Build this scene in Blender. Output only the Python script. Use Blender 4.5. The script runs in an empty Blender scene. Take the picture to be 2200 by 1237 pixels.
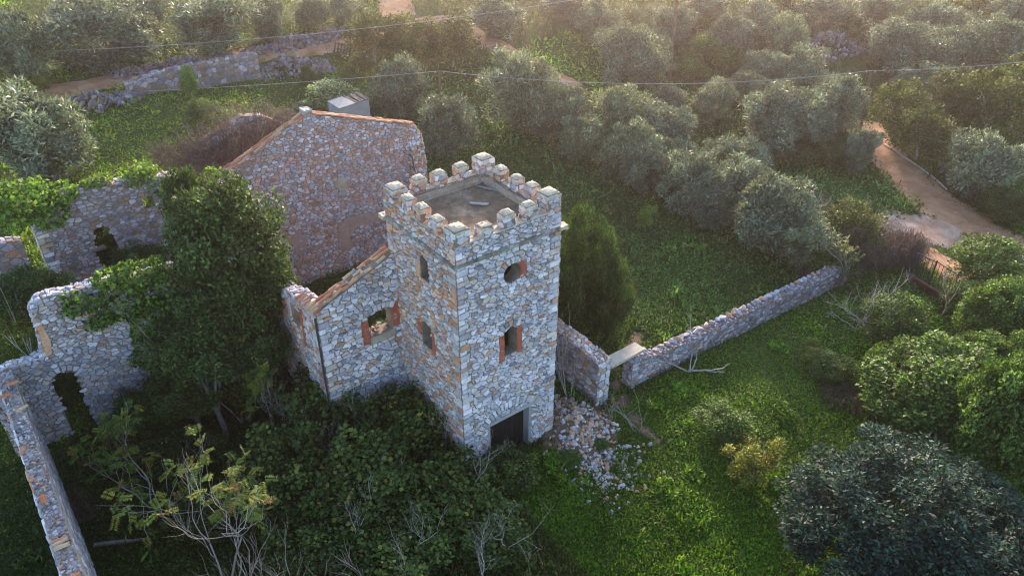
import bpy, bmesh, math, random
import numpy as np
from mathutils import Vector, Matrix
from mathutils.geometry import tessellate_polygon

R_ = math.radians
scene = bpy.context.scene
COL = scene.collection

# ------------------------------------------------------------------ camera
CAM = np.array([-13.355, -20.796, 26.791]); YAW, PITCH, FPX = 0.657, 0.583, 1650.0
cd = bpy.data.cameras.new('camera'); cam = bpy.data.objects.new('camera', cd); COL.objects.link(cam)
cam.location = CAM.tolist(); cam.rotation_euler = (math.pi/2-PITCH, 0, -YAW)
cd.sensor_width = 36.0; cd.lens = 36.0*FPX/2200.0; cd.clip_start = 0.5; cd.clip_end = 3000
scene.camera = cam
# ------------------------------------------------------------------ sky, sun, exposure
SUN_AZ, SUN_EL = R_(44), R_(15.5)          # azimuth from +y towards +x
world = bpy.data.worlds.new('World'); scene.world = world; world.use_nodes = True
nt = world.node_tree
sky = nt.nodes.new('ShaderNodeTexSky'); sky.sky_type = 'NISHITA'; sky.sun_disc = False
sky.sun_elevation = SUN_EL; sky.sun_rotation = SUN_AZ; sky.air_density = 1.0; sky.dust_density = 1.0; sky.ozone_density = 1.5
bg = nt.nodes['Background']; bg.inputs['Strength'].default_value = 0.15
nt.links.new(sky.outputs[0], bg.inputs[0])
sd = bpy.data.lights.new('sun', 'SUN'); sd.energy = 3.6; sd.angle = R_(8); sd.color = (1.0, 0.77, 0.61)
sun = bpy.data.objects.new('sun', sd); COL.objects.link(sun)
sundir = Vector((math.sin(SUN_AZ)*math.cos(SUN_EL), math.cos(SUN_AZ)*math.cos(SUN_EL), math.sin(SUN_EL)))
sun.rotation_euler = sundir.to_track_quat('Z', 'Y').to_euler(); sun.location = (60, 60, 60)
scene.view_settings.view_transform = 'Standard'; scene.view_settings.look = 'None'
scene.view_settings.gamma = 1.0; scene.view_settings.use_curve_mapping = False
scene.view_settings.exposure = 2.2
scene.render.engine = 'CYCLES'
cy = scene.cycles; cy.max_bounces = 5; cy.diffuse_bounces = 3; cy.glossy_bounces = 1; cy.transmission_bounces = 3
cy.volume_bounces = 0; cy.adaptive_threshold = 0.004; cy.filter_width = 1.15; cy.use_denoising = True; cy.caustics_reflective = False; cy.caustics_refractive = False
HAZE_DENSITY, HAZE_G = 0.00066, 0.875

rnd = random.Random(7)
# ------------------------------------------------------------------ basic helpers
def ss(a, b, x):
    t = np.clip((x-a)/(b-a), 0, 1); return t*t*(3-2*t)
def height(x, y):
    x = np.asarray(x, float); y = np.asarray(y, float)
    s = np.maximum(0, y-8); a = 0.085*s*(s/(s+12)); a = np.where(y > 140, 0.085*132*(132/144)+0.0*y, a)
    edge = -3.9+16*ss(20.5, 32, y)
    hump = 3.9*ss(8, 20, y)*ss(0, 4+5*ss(20, 30, y), edge-x)*(1-ss(20, 52, y))+3.0*ss(18, 62, y)
    right = 0.05*np.maximum(0, x-48)*ss(20, 60, x)*0.6
    right = np.minimum(right, 4)
    far = ss(20, 45, np.hypot(x-3, y-5))
    n = (np.sin(x*0.21+1.3)*np.cos(y*0.17+.4)*0.35+np.sin(x*.47+y*.31)*.16)*far
    m = 0.06*np.sin(x*0.9+.5*y)*np.cos(y*.8-.3*x)
    return a+hump+right+n+m-0.35*ss(14, 30, x)*ss(6, -4, y)

_r = np.array([math.cos(YAW), -math.sin(YAW), 0])
_f = np.array([math.cos(PITCH)*math.sin(YAW), math.cos(PITCH)*math.cos(YAW), -math.sin(PITCH)])
_u = np.cross(_r, _f)
def ray(px, py): return _f+(px-1100)/FPX*_r-(py-618.5)/FPX*_u
def project(p):
    d = np.asarray(p, float)-CAM; z = d@_f
    return 1100+FPX*(d@_r)/z, 618.5-FPX*(d@_u)/z, z
def at(px, py, dz=0.0):
    d = ray(px, py); lo, t = 0, 5.0
    while t < 600:
        p = CAM+t*d
        if p[2] <= height(p[0], p[1])+dz: break
        lo = t; t += 1.0
    hi = t
    for _ in range(30):
        m = (lo+hi)/2; p = CAM+m*d
        if p[2] <= height(p[0], p[1])+dz: hi = m
        else: lo = m
    return CAM+hi*d
def tag(o, label=None, cat=None, group=None, kind=None):
    if label: o['label'] = label
    if cat: o['category'] = cat
    if group: o['group'] = group
    if kind: o['kind'] = kind
    return o
def thing(name, label, cat, loc=(0, 0, 0), group=None):
    o = bpy.data.objects.new(name, None); COL.objects.link(o); o.location = loc; o.empty_display_size = .3
    return tag(o, label, cat, group)
def link(name, me, parent=None, loc=None):
    o = bpy.data.objects.new(name, me); COL.objects.link(o)
    if parent is not None: o.parent = parent
    if loc is not None: o.location = loc
    return o
def np_mesh(name, V, F, mat, tint=None, smooth=False):
    """V (n,3); F (m,k) array of equal-size faces"""
    V = np.asarray(V, np.float32); F = np.asarray(F, np.int32); k = F.shape[1]
    me = bpy.data.meshes.new(name)
    me.vertices.add(len(V)); me.vertices.foreach_set('co', V.ravel())
    me.loops.add(F.size); me.loops.foreach_set('vertex_index', F.ravel())
    me.polygons.add(len(F)); me.polygons.foreach_set('loop_start', np.arange(0, F.size, k, dtype=np.int32))
    if smooth: me.polygons.foreach_set('use_smooth', np.ones(len(F), bool))
    me.update(calc_edges=True)
    if tint is not None:
        a = me.color_attributes.new('tint', 'FLOAT_COLOR', 'POINT')
        t = np.ones((len(V), 4), np.float32); t[:, :3] = tint; a.data.foreach_set('color', t.ravel())
    me.materials.append(mat); return me
def py_mesh(name, V, F, mat, tint=None, smooth=False):
    me = bpy.data.meshes.new(name); me.from_pydata([tuple(v) for v in V], [], F)
    if tint is not None:
        a = me.color_attributes.new('tint', 'FLOAT_COLOR', 'POINT')
        t = np.ones((len(V), 4), np.float32); t[:, :3] = tint; a.data.foreach_set('color', t.ravel())
    if smooth: me.polygons.foreach_set('use_smooth', np.ones(len(F), bool))
    me.materials.append(mat); return me
def box_vf(x0, y0, z0, x1, y1, z1):
    V = [(x0,y0,z0),(x1,y0,z0),(x1,y1,z0),(x0,y1,z0),(x0,y0,z1),(x1,y0,z1),(x1,y1,z1),(x0,y1,z1)]
    F = [(3,2,1,0),(4,5,6,7),(0,1,5,4),(1,2,6,5),(2,3,7,6),(3,0,4,7)]
    return V, F
def rough_box(name, x0, y0, z0, x1, y1, z1, mat, parent=None, cuts=3, amp=.012, bevel=.02, seed=1, base=(0,0,0), rot=None):
    """a slightly worn block: bevelled, subdivided and jittered"""
    bm = bmesh.new(); V, F = box_vf(x0, y0, z0, x1, y1, z1)
    vs = [bm.verts.new(v) for v in V]
    for f in F: bm.faces.new([vs[i] for i in f])
    if cuts: bmesh.ops.subdivide_edges(bm, edges=bm.edges[:], cuts=cuts, use_grid_fill=True)
    r = random.Random(seed)
    for v in bm.verts:
        v.co += Vector((r.uniform(-amp, amp), r.uniform(-amp, amp), r.uniform(-amp, amp)))
    if rot is not None: bmesh.ops.transform(bm, matrix=rot, verts=bm.verts[:])
    me = bpy.data.meshes.new(name); bm.to_mesh(me); bm.free(); me.materials.append(mat)
    return link(name, me, parent, [-b for b in base])
class Tubes:
    def __init__(s, sides=5): s.V = []; s.F = []; s.n = 0; s.k = sides; s.T = []
    def add(s, P, rad, tint=None):
        P = np.asarray(P, float); n = len(P); rad = np.broadcast_to(np.asarray(rad, float), (n,))
        d = np.gradient(P, axis=0); d /= np.linalg.norm(d, axis=1)[:, None]+1e-9
        ref = np.where(np.abs(d[:, 2:3]) < .9, np.array([[0, 0, 1.]]), np.array([[1., 0, 0]]))
        a = np.cross(d, ref); a /= np.linalg.norm(a, axis=1)[:, None]+1e-9; b = np.cross(d, a)
        th = np.linspace(0, 2*math.pi, s.k, endpoint=False)
        ring = P[:, None]+rad[:, None, None]*(np.cos(th)[None, :, None]*a[:, None]+np.sin(th)[None, :, None]*b[:, None])
        s.V.append(ring.reshape(-1, 3))
        i = np.arange(n-1)[:, None]*s.k; j = np.arange(s.k)[None]; j2 = (j+1) % s.k
        s.F.append(np.stack([i+j, i+j2, i+s.k+j2, i+s.k+j], -1).reshape(-1, 4)+s.n)
        caps = []
        if s.k == 4: s.F.append(np.array([[0, 3, 2, 1], [(n-1)*4, (n-1)*4+1, (n-1)*4+2, (n-1)*4+3]])+s.n)
        s.n += n*s.k
        if tint is not None: s.T.append(np.tile(np.asarray(tint, float), (n*s.k, 1)))
    def mesh(s, name, mat, smooth=True):
        return np_mesh(name, np.concatenate(s.V), np.concatenate(s.F), mat, np.concatenate(s.T) if s.T else None, smooth)

# ------------------------------------------------------------------ materials
def new_mat(name):
    m = bpy.data.materials.new(name); m.use_nodes = True; t = m.node_tree
    return m, t, t.nodes['Principled BSDF']
def N(t, typ, **kw):
    n = t.nodes.new(typ)
    for k, v in kw.items():
        if k in n.inputs.keys(): n.inputs[k].default_value = v
        else: setattr(n, k, v)
    return n
def noise(t, pos, scale, detail=4, rough=.6):
    n = N(t, 'ShaderNodeTexNoise'); n.inputs['Scale'].default_value = scale; n.inputs['Detail'].default_value = detail
    n.inputs['Roughness'].default_value = rough; t.links.new(pos, n.inputs['Vector']); return n.outputs['Fac']
def ramp(t, fac, stops):
    r = N(t, 'ShaderNodeValToRGB'); e = r.color_ramp.elements
    while len(e) < len(stops): e.new(.5)
    for el, (p, c) in zip(e, stops): el.position = p; el.color = (*c, 1) if not isinstance(c, (int, float)) else (c, c, c, 1)
    t.links.new(fac, r.inputs[0]); return r.outputs[0]
def mix(t, fac, a, b, mode='MIX'):
    m = N(t, 'ShaderNodeMix', data_type='RGBA', blend_type=mode)
    if isinstance(fac, (int, float)): m.inputs[0].default_value = fac
    else: t.links.new(fac, m.inputs[0])
    for s, v in ((6, a), (7, b)):
        if isinstance(v, tuple): m.inputs[s].default_value = (*v, 1)
        else: t.links.new(v, m.inputs[s])
    return m.outputs[2]
def bump(t, bsdf, h, strength=.4, dist=.02):
    b = N(t, 'ShaderNodeBump'); b.inputs['Strength'].default_value = strength; b.inputs['Distance'].default_value = dist
    t.links.new(h, b.inputs['Height']); t.links.new(b.outputs[0], bsdf.inputs['Normal'])
def surf(name, stops, scale=2.0, rough=.9, fine=18, bumps=.4, dist=.02, tint=False, spots=None, spec=.2):
    m, t, b = new_mat(name); pos = N(t, 'ShaderNodeNewGeometry').outputs['Position']
    c = ramp(t, noise(t, pos, scale, 6, .65), stops)
    f = noise(t, pos, fine, 4, .7)
    c = mix(t, 1.0, c, ramp(t, f, [(.25, .6), (.75, 1.25)]), 'MULTIPLY')
    if tint:
        at_ = N(t, 'ShaderNodeAttribute', attribute_name='tint'); c = mix(t, 1.0, at_.outputs['Color'], c, 'MULTIPLY')
    for sc, lo, hi, colr in spots or []:
        c = mix(t, ramp(t, noise(t, pos, sc, 5, .7), [(lo, 0.0), (hi, 1.0)]), c, colr)
    t.links.new(c, b.inputs['Base Color']); b.inputs['Roughness'].default_value = rough
    b.inputs['Specular IOR Level'].default_value = spec
    bump(t, b, f, bumps, dist); return m
M = {}
M['stone'] = surf('stone', [(.25, .62), (.5, .98), (.75, 1.25)], 4.5, .9, 30, .5, .02, tint=True,
                  spots=[(1.7, .62, .74, (.30, .19, .11)), (5.5, .66, .76, (.12, .115, .10))])
M['mortar'] = surf('mortar', [(.3, (.13, .10, .078)), (.55, (.22, .178, .14)), (.8, (.32, .27, .22))], 2.0, .95, 22, .7, .03,
                   spots=[(1.1, .58, .72, (.20, .105, .055))])
M['plaster'] = surf('plaster', [(.3, (.27, .215, .16)), (.6, (.40, .33, .26)), (.8, (.50, .44, .37))], 1.6, .95, 14, .4, .02,
                    spots=[(2.5, .60, .72, (.20, .18, .15)), (6, .62, .7, (.11, .10, .09))])
M['pink_plaster'] = surf('pink_plaster', [(.3, (.28, .19, .165)), (.6, (.37, .255, .225)), (.8, (.42, .36, .33))], 1.8, .95, 14, .3, .015,
                    spots=[(1.4, .6, .7, (.30, .26, .24))])
M['red_plaster'] = surf('red_plaster', [(.3, (.29, .065, .038)), (.6, (.38, .11, .065)), (.85, (.46, .24, .18))], 3.0, .95, 16, .35, .015,
                    spots=[(3.2, .58, .68, (.42, .34, .29)), (7, .62, .7, (.20, .10, .07))])
M['orange_plaster'] = surf('orange_plaster', [(.3, (.48, .23, .12)), (.6, (.56, .34, .22)), (.85, (.58, .46, .37))], 2.0, .95, 16, .35, .015)
M['cap'] = surf('cap_mortar', [(.3, (.34, .265, .19)), (.55, (.52, .43, .33)), (.8, (.62, .55, .46))], 4.0, .95, 18, .6, .02,
                    spots=[(9, .57, .66, (.13, .115, .10)), (4, .6, .72, (.52, .36, .20))])
M['mossy'] = surf('mossy_ledge', [(.3, (.09, .08, .065)), (.5, (.20, .18, .155)), (.75, (.50, .48, .46))], 2.6, .95, 18, .6, .02)
M['gravel'] = surf('roof_gravel', [(.3, (.13, .085, .052)), (.5, (.20, .135, .088)), (.66, (.33, .25, .18)), (.8, (.46, .38, .30))], 1.3, .95, 34, .9, .03,
                    spots=[(26, .64, .7, (.08, .065, .05))])
M['soil'] = surf('soil', [(.3, (.10, .065, .045)), (.6, (.19, .12, .08)), (.8, (.27, .18, .12))], 1.5, .95, 12, .6, .03)
M['tile'] = surf('terracotta', [(.3, .7), (.6, 1.0), (.8, 1.15)], 6.0, .85, 22, .3, .01, tint=True, spots=[(5, .62, .72, (.16, .13, .10))])
M['bark'] = surf('bark', [(.3, (.10, .085, .07)), (.6, (.19, .165, .145)), (.8, (.28, .25, .23))], 5, .9, 20, .6, .02)
M['palebark'] = surf('pale_bark', [(.3, (.24, .205, .185)), (.6, (.37, .325, .30)), (.8, (.46, .42, .39))], 5, .85, 24, .4, .01)
M['pinkbark'] = surf('pink_bark', [(.3, (.27, .19, .165)), (.6, (.40, .295, .26)), (.8, (.50, .40, .36))], 5, .85, 24, .4, .01)
M['bramble'] = surf('bramble_stem', [(.3, (.085, .055, .045)), (.6, (.16, .115, .095)), (.8, (.24, .19, .165))], 2, .9, 24, .3, .01)
M['wood'] = surf('old_wood', [(.3, (.07, .055, .045)), (.6, (.15, .12, .10)), (.8, (.24, .21, .18))], 3, .85, 24, .4, .01)
M['pole'] = surf('pole_wood', [(.3, (.10, .055, .035)), (.6, (.17, .10, .065)), (.8, (.22, .14, .10))], 2, .85, 24, .3, .01)
M['concrete'] = surf('concrete', [(.3, (.22, .215, .21)), (.6, (.33, .33, .325)), (.8, (.42, .42, .41))], 1.4, .9, 20, .3, .01)
M['slab'] = surf('speckled_slab', [(.3, (.33, .28, .22)), (.6, (.44, .385, .315)), (.8, (.5, .45, .38))], 2, .95, 60, .5, .01, spots=[(45, .6, .66, (.12, .10, .08))])
M['metal'] = surf('dark_iron', [(.3, (.02, .02, .022)), (.6, (.035, .035, .04)), (.8, (.07, .05, .04))], 6, .6, 30, .2, .005, spec=.5)
M['scrap'] = surf('grey_metal', [(.3, (.16, .17, .18)), (.6, (.26, .27, .28)), (.8, (.34, .32, .30))], 6, .5, 30, .2, .005, spec=.5)
M['wire'] = surf('wire', [(.3, (.30, .30, .31)), (.8, (.38, .38, .39))], 6, .6, 30, .1, .005, spec=.5)
M['rust'] = surf('rusty_plate', [(.3, (.06, .028, .02)), (.6, (.10, .045, .03)), (.8, (.15, .075, .05))], 4, .85, 20, .3, .01)
M['dark'] = surf('shade_black', [(.3, (.010, .008, .007)), (.6, (.020, .016, .014)), (.8, (.034, .028, .024))], 3, .9, 20, .3, .01)  # near-black colour standing for the shade inside the tower's doorway and openings
M['road'] = surf('dirt_road', [(.28, (.20, .093, .045)), (.46, (.33, .165, .085)), (.64, (.42, .24, .145)), (.82, (.50, .36, .26))], .75, .95, 14, .7, .03,
                    spots=[(9, .62, .7, (.17, .10, .06)), (16, .64, .7, (.5, .44, .39))])
M['forecourt'] = surf('pale_forecourt', [(.28, (.25, .135, .085)), (.5, (.37, .225, .155)), (.7, (.50, .37, .30))], .9, .95, 14, .6, .03,
                    spots=[(9, .62, .7, (.24, .17, .125))])
def ground_mat():
    m, t, b = new_mat('ground'); pos = N(t, 'ShaderNodeNewGeometry').outputs['Position']
    c = ramp(t, noise(t, pos, .16, 6, .65), [(.3, (.028, .042, .014)), (.5, (.042, .068, .018)), (.62, (.060, .078, .024)), (.8, (.105, .085, .045))])
    f = noise(t, pos, 5, 6, .75)
    c = mix(t, 1.0, c, ramp(t, f, [(.25, .45), (.75, 1.5)]), 'MULTIPLY')
    c = mix(t, ramp(t, noise(t, pos, .55, 5, .7), [(.64, 0.0), (.76, 1.0)]), c, (.13, .085, .05))
    t.links.new(c, b.inputs['Base Color']); b.inputs['Roughness'].default_value = 1; b.inputs['Specular IOR Level'].default_value = .1
    bump(t, b, f, .9, .12); return m
M['ground'] = ground_mat()
def leaf_mat(name, trans=.3, rough=.55, spec=.3):
    m, t, b = new_mat(name)
    a = N(t, 'ShaderNodeAttribute', attribute_name='tint').outputs['Color']
    oi = N(t, 'ShaderNodeObjectInfo').outputs['Random']
    c = mix(t, 1.0, a, ramp(t, oi, [(0, (.82, .84, .85)), (.5, (1, 1, 1)), (1, (1.16, 1.10, .95))]), 'MULTIPLY')
    t.links.new(c, b.inputs['Base Color']); b.inputs['Roughness'].default_value = rough; b.inputs['Specular IOR Level'].default_value = spec
    tr = N(t, 'ShaderNodeBsdfTranslucent'); t.links.new(mix(t, 1.0, c, (1.25, 1.3, .7), 'MULTIPLY'), tr.inputs['Color'])
    ms = N(t, 'ShaderNodeMixShader'); ms.inputs[0].default_value = trans
    t.links.new(b.outputs[0], ms.inputs[1]); t.links.new(tr.outputs[0], ms.inputs[2])
    t.links.new(ms.outputs[0], t.nodes['Material Output'].inputs['Surface']); return m
M['leaf'] = leaf_mat('leaf', .3, .6, .18)
M['olive_leaf'] = leaf_mat('olive_leaf', .2, .55, .3)
M['herb'] = leaf_mat('herb_leaf', .35, .65, .15)

# ------------------------------------------------------------------ the ground
def make_ground():
    def axis(lo, hi, near_lo, near_hi, step):
        a = list(np.arange(near_lo, near_hi+1e-6, step)); v, s = near_hi, step
        while v < hi: s *= 1.16; v += s; a.append(v)
        v, s = near_lo, step; pre = []
        while v > lo: s *= 1.16; v -= s; pre.append(v)
        return np.array(pre[::-1]+a)
    X = axis(-380, 480, -30, 90, .75); Y = axis(-330, 480, -30, 100, .75)
    gx, gy = np.meshgrid(X, Y); V = np.stack([gx, gy, height(gx, gy)], -1).reshape(-1, 3)
    nx, ny = len(X), len(Y); i = np.arange(ny-1)[:, None]*nx+np.arange(nx-1)[None]
    F = np.stack([i, i+1, i+nx+1, i+nx], -1).reshape(-1, 4)
    o = link('ground', np_mesh('ground', V, F, M['ground'], None, True)); tag(o, kind='structure')
make_ground()
ROADS = []   # (points Nx2, halfwidth) kept clear of weeds
def ribbon(name, pts_px, widths, mat, lift=.07, clear=True):
    P = np.array([at(*p)[:2] for p in pts_px]); 
    # Catmull-Rom resample
    out, W = [], []
    for k in range(len(P)-1):
        p0, p1, p2, p3 = P[max(k-1, 0)], P[k], P[k+1], P[min(k+2, len(P)-1)]
        n = max(3, int(np.linalg.norm(p2-p1)/.6))
        for q in range(n):
            t = q/n; out.append(.5*((2*p1)+(-p0+p2)*t+(2*p0-5*p1+4*p2-p3)*t*t+(-p0+3*p1-3*p2+p3)*t**3)); W.append(widths[k]*(1-t)+widths[k+1]*t)
    out.append(P[-1]); W.append(widths[-1]); C = np.array(out); W = np.array(W)
    d = np.gradient(C, axis=0); d /= np.linalg.norm(d, axis=1)[:, None]; nn = np.stack([-d[:, 1], d[:, 0]], 1)
    r = np.random.default_rng(len(pts_px)); cols = 9; V = []
    wob = 1+.10*np.sin(np.arange(len(C))*.7)+.08*r.normal(size=len(C))
    for c in range(cols):
        s = c/(cols-1)*2-1; e = W*(wob if c in (0, cols-1) else 1)
        xy = C+nn*(s*e)[:, None]
        rut = .05*math.exp(-((abs(s)-.5)/.16)**2)
        z = height(xy[:, 0], xy[:, 1])+lift-rut - (.10 if c in (0, cols-1) else 0)
        V.append(np.column_stack([xy, z]))
    V = np.stack(V, 1); n = len(C); i = np.arange(n-1)[:, None]*cols+np.arange(cols-1)[None]
    F = np.stack([i, i+1, i+cols+1, i+cols], -1).reshape(-1, 4)
    o = link(name, np_mesh(name, V.reshape(-1, 3), F, mat, None, True)); tag(o, kind='structure')
    if clear: ROADS.append((C, W))
    return C
ribbon('dirt_road', [(60,208),(170,188),(300,168),(420,142),(560,116),(660,101),(760,84),(860,60),(960,52),(1035,88),(1090,112),(1150,140),(1235,190)], [1.3,1.5,1.7,1.7,1.8,2.1,2.1,2,2,1.9,1.7,1.5,1.2], M['road'])
ribbon('dirt_road', [(850,40),(850,10),(845,-30)], [2.0,2.2,2.2], M['road'], .075)
RC = ribbon('dirt_road', [(1868,262),(1893,318),(1935,368),(1990,418),(2045,458),(2115,508),(2200,555),(2330,620)], [1.3,1.6,2.0,2.5,2.9,2.7,2.6,2.6], M['road'])
ribbon('forecourt', [(1890,488),(1950,492),(2010,502),(2075,530)], [1.2, 2.2, 2.6, 1.6], M['forecourt'], .10)
ribbon('forecourt', [(1935,520),(1985,545),(2040,575),(2080,600)], [.7,1.3,1.6,1.2], M['road'], .085)
ribbon('footpath', [(1320,790),(1330,850),(1375,915),(1420,950)], [.35,.5,.4,.25], M['soil'], .05)
ribbon('footpath', [(1350,765),(1365,735),(1372,715)], [.45,.5,.3], M['soil'], .05)

# ------------------------------------------------------------------ stonework
PAL = {   # (weight, colour)
 'cool':  [(5, (.48, .485, .51)), (4.5, (.57, .57, .58)), (3, (.37, .38, .41)), (1.4, (.26, .275, .31)), (2.6, (.48, .41, .34)), (.9, (.43, .27, .18))],
 'mixed': [(4, (.44, .46, .515)), (3, (.54, .55, .58)), (2.5, (.34, .36, .41)), (1, (.24, .265, .32)), (3.4, (.45, .31, .25)), (3.2, (.44, .245, .165))],
 'warm':  [(3, (.46, .45, .45)), (3, (.54, .52, .49)), (2, (.36, .35, .345)), (3, (.48, .38, .29)), (3.4, (.48, .265, .15)), (1.6, (.52, .33, .22))],
 'rosy':  [(3, (.43, .43, .47)), (2.6, (.52, .51, .53)), (2.2, (.34, .34, .37)), (4, (.46, .325, .27)), (3.6, (.45, .265, .195)), (2, (.40, .30, .27))],
 'grey':  [(4, (.38, .385, .41)), (3, (.48, .48, .49)), (3, (.29, .295, .315)), (2, (.36, .31, .26)), (.8, (.36, .23, .15))],
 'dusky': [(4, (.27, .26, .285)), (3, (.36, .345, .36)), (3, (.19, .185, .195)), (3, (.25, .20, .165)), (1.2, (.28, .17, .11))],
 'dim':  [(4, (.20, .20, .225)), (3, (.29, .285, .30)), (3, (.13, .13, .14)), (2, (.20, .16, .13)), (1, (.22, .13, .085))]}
def pick(pal, r):
    L = PAL[pal]; x = r.uniform(0, sum(w for w, _ in L))
    for w, c in L:
        x -= w
        if x <= 0: break
    k = r.uniform(.74, 1.24); return tuple(min(.72, v*k*q*r.uniform(.97, 1.03)) for v, q in zip(c, (1.05, .975, 1.015)))
def clip_half(P, nx, ny, c):
    """keep n.p <= c"""
    out = []; n = len(P)
    for i in range(n):
        a = P[i]; b = P[(i+1) % n]; da = nx*a[0]+ny*a[1]-c; db = nx*b[0]+ny*b[1]-c
        if da <= 0: out.append(a)
        if da*db < 0:
            t = da/(da-db); out.append((a[0]+t*(b[0]-a[0]), a[1]+t*(b[1]-a[1])))
    return out
def area(P):
    return .5*sum(P[i][0]*P[(i+1) % len(P)][1]-P[(i+1) % len(P)][0]*P[i][1] for i in range(len(P)))
def inside(p, poly):
    x, y = p; c = False; n = len(poly); j = n-1
    for i in range(n):
        xi, yi = poly[i]; xj, yj = poly[j]
        if (yi > y) != (yj > y) and x < (xj-xi)*(y-yi)/(yj-yi)+xi: c = not c
        j = i
    return c
def cells(u0, v0, u1, v1, size, aspect, r, joint=.02, keep=None):
    """irregular stones filling a rectangle: power-diagram cells of jittered courses"""
    H = (v1-v0)*aspect; seeds = []; y = -size*.4; odd = 0
    while y < H+size*.5:
        rh = size*r.choice((.5, .65, .8, .9, 1.0, 1.15, 1.4)); x = -size*r.uniform(.2, .9)
        while x < (u1-u0)+size*.6:
            w = size*r.choice((.45, .6, .8, 1, 1.1, 1.4, 1.8)); seeds.append((x+w/2, y+rh/2+r.uniform(-.33, .33)*rh, r.uniform(-.22, .26)*size*size)); x += w
        y += rh
    g = {}; cs = size*1.6
    for k, s in enumerate(seeds): g.setdefault((int(s[0]//cs), int(s[1]//cs)), []).append(k)
    out = []
    for k, (x, y, w) in enumerate(seeds):
        if keep and not keep(x+u0, y/aspect+v0): continue
        q = 1.7*size
        P = [(max(0, x-q), max(0, y-q)), (min(u1-u0, x+q), max(0, y-q)), (min(u1-u0, x+q), min(H, y+q)), (max(0, x-q), min(H, y+q))]
        if P[0][0] >= P[1][0] or P[0][1] >= P[2][1]: continue
        gx, gy = int(x//cs), int(y//cs)
        for ax in (-1, 0, 1):
            for ay in (-1, 0, 1):
                for j in g.get((gx+ax, gy+ay), ()):
                    if j == k: continue
                    X, Y, W2 = seeds[j]; dx, dy = X-x, Y-y; d = math.hypot(dx, dy)
                    if d > 2.9*size or d < 1e-6: continue
                    nx, ny = dx/d, dy/d; c = nx*x+ny*y+d/2+(w-W2)/(2*d)-joint*.5
                    P = clip_half(P, nx, ny, c)
                    if len(P) < 3: break
                if len(P) < 3: break
            if len(P) < 3: break
        if len(P) < 3: continue
        P = [(a+u0, b/aspect+v0) for a, b in P]
        if area(P) > .12*size*size/aspect: out.append(P)
    return out
def cut_holes(P, holes):
    A0 = area(P)
    for Q in holes:
        minx, maxx = min(q[0] for q in Q), max(q[0] for q in Q); miny, maxy = min(q[1] for q in Q), max(q[1] for q in Q)
        if max(p[0] for p in P) < minx or min(p[0] for p in P) > maxx or max(p[1] for p in P) < miny or min(p[1] for p in P) > maxy: continue
        best, ba, free = None, 0, False
        for i in range(len(Q)):
            a, b = Q[i], Q[(i+1) % len(Q)]; ex, ey = b[0]-a[0], b[1]-a[1]; L = math.hypot(ex, ey)
            if L < 1e-9: continue
            nx, ny = ey/L, -ex/L            # outward for ccw
            c = nx*a[0]+ny*a[1]
            if min(nx*p[0]+ny*p[1] for p in P) >= c-.002: free = True; break
            R = clip_half(P, -nx, -ny, -(c+.008))
            if len(R) >= 3 and area(R) > ba: best, ba = R, area(R)
        if free: continue
        if best is None or ba < .16*A0: return None
        P = best
    return P
def tidy(P, eps=.02):
    out = []
    for p in P:
        if not out or math.hypot(p[0]-out[-1][0], p[1]-out[-1][1]) > eps: out.append(p)
    if len(out) > 2 and math.hypot(out[0][0]-out[-1][0], out[0][1]-out[-1][1]) <= eps: out.pop()
    return out
def stone_geo(P, fmap, h, r, inset=.84, embed=.03):
    Q = []; gx = sum(p[0] for p in P)/len(P); gy = sum(p[1] for p in P)/len(P); sh = r.uniform(.90, 1.0)
    for i, p in enumerate(P):
        q = P[(i+1) % len(P)]; l = math.hypot(q[0]-p[0], q[1]-p[1])
        Q.append((gx+(p[0]-gx)*sh*r.uniform(.93, 1.0), gy+(p[1]-gy)*sh*r.uniform(.93, 1.0)))
        if l > .11:
            t = r.uniform(.35, .65); o = r.uniform(-.035, .03)*min(1, l/.25); Q.append((gx+(p[0]+(q[0]-p[0])*t+(q[1]-p[1])/l*o-gx)*sh, gy+(p[1]+(q[1]-p[1])*t-(q[0]-p[0])/l*o-gy)*sh))
    P = Q
    cx = sum(p[0] for p in P)/len(P); cy_ = sum(p[1] for p in P)/len(P); n = len(P)
    s = math.sqrt(max(area(P), 1e-4)); tx, ty = r.uniform(-.10, .10), r.uniform(-.12, .12)
    V = [fmap(p[0], p[1], -embed) for p in P]
    V += [fmap(p[0]+r.uniform(-.006, .006), p[1]+r.uniform(-.006, .006), h*r.uniform(.45, .75)) for p in P]
    k = min(inset, 1-.028/s) if s > .1 else .75
    V += [fmap(cx+(p[0]-cx)*k, cy_+(p[1]-cy_)*k, h+(p[0]-cx)*tx+(p[1]-cy_)*ty+r.uniform(-.005, .005)) for p in P]
    F = []
    for a in (0, n):
        for i in range(n):
            j = (i+1) % n; F.append((a+i, a+j, a+n+j, a+n+i))
    F.append(tuple(range(2*n, 3*n))); return V, F
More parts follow.
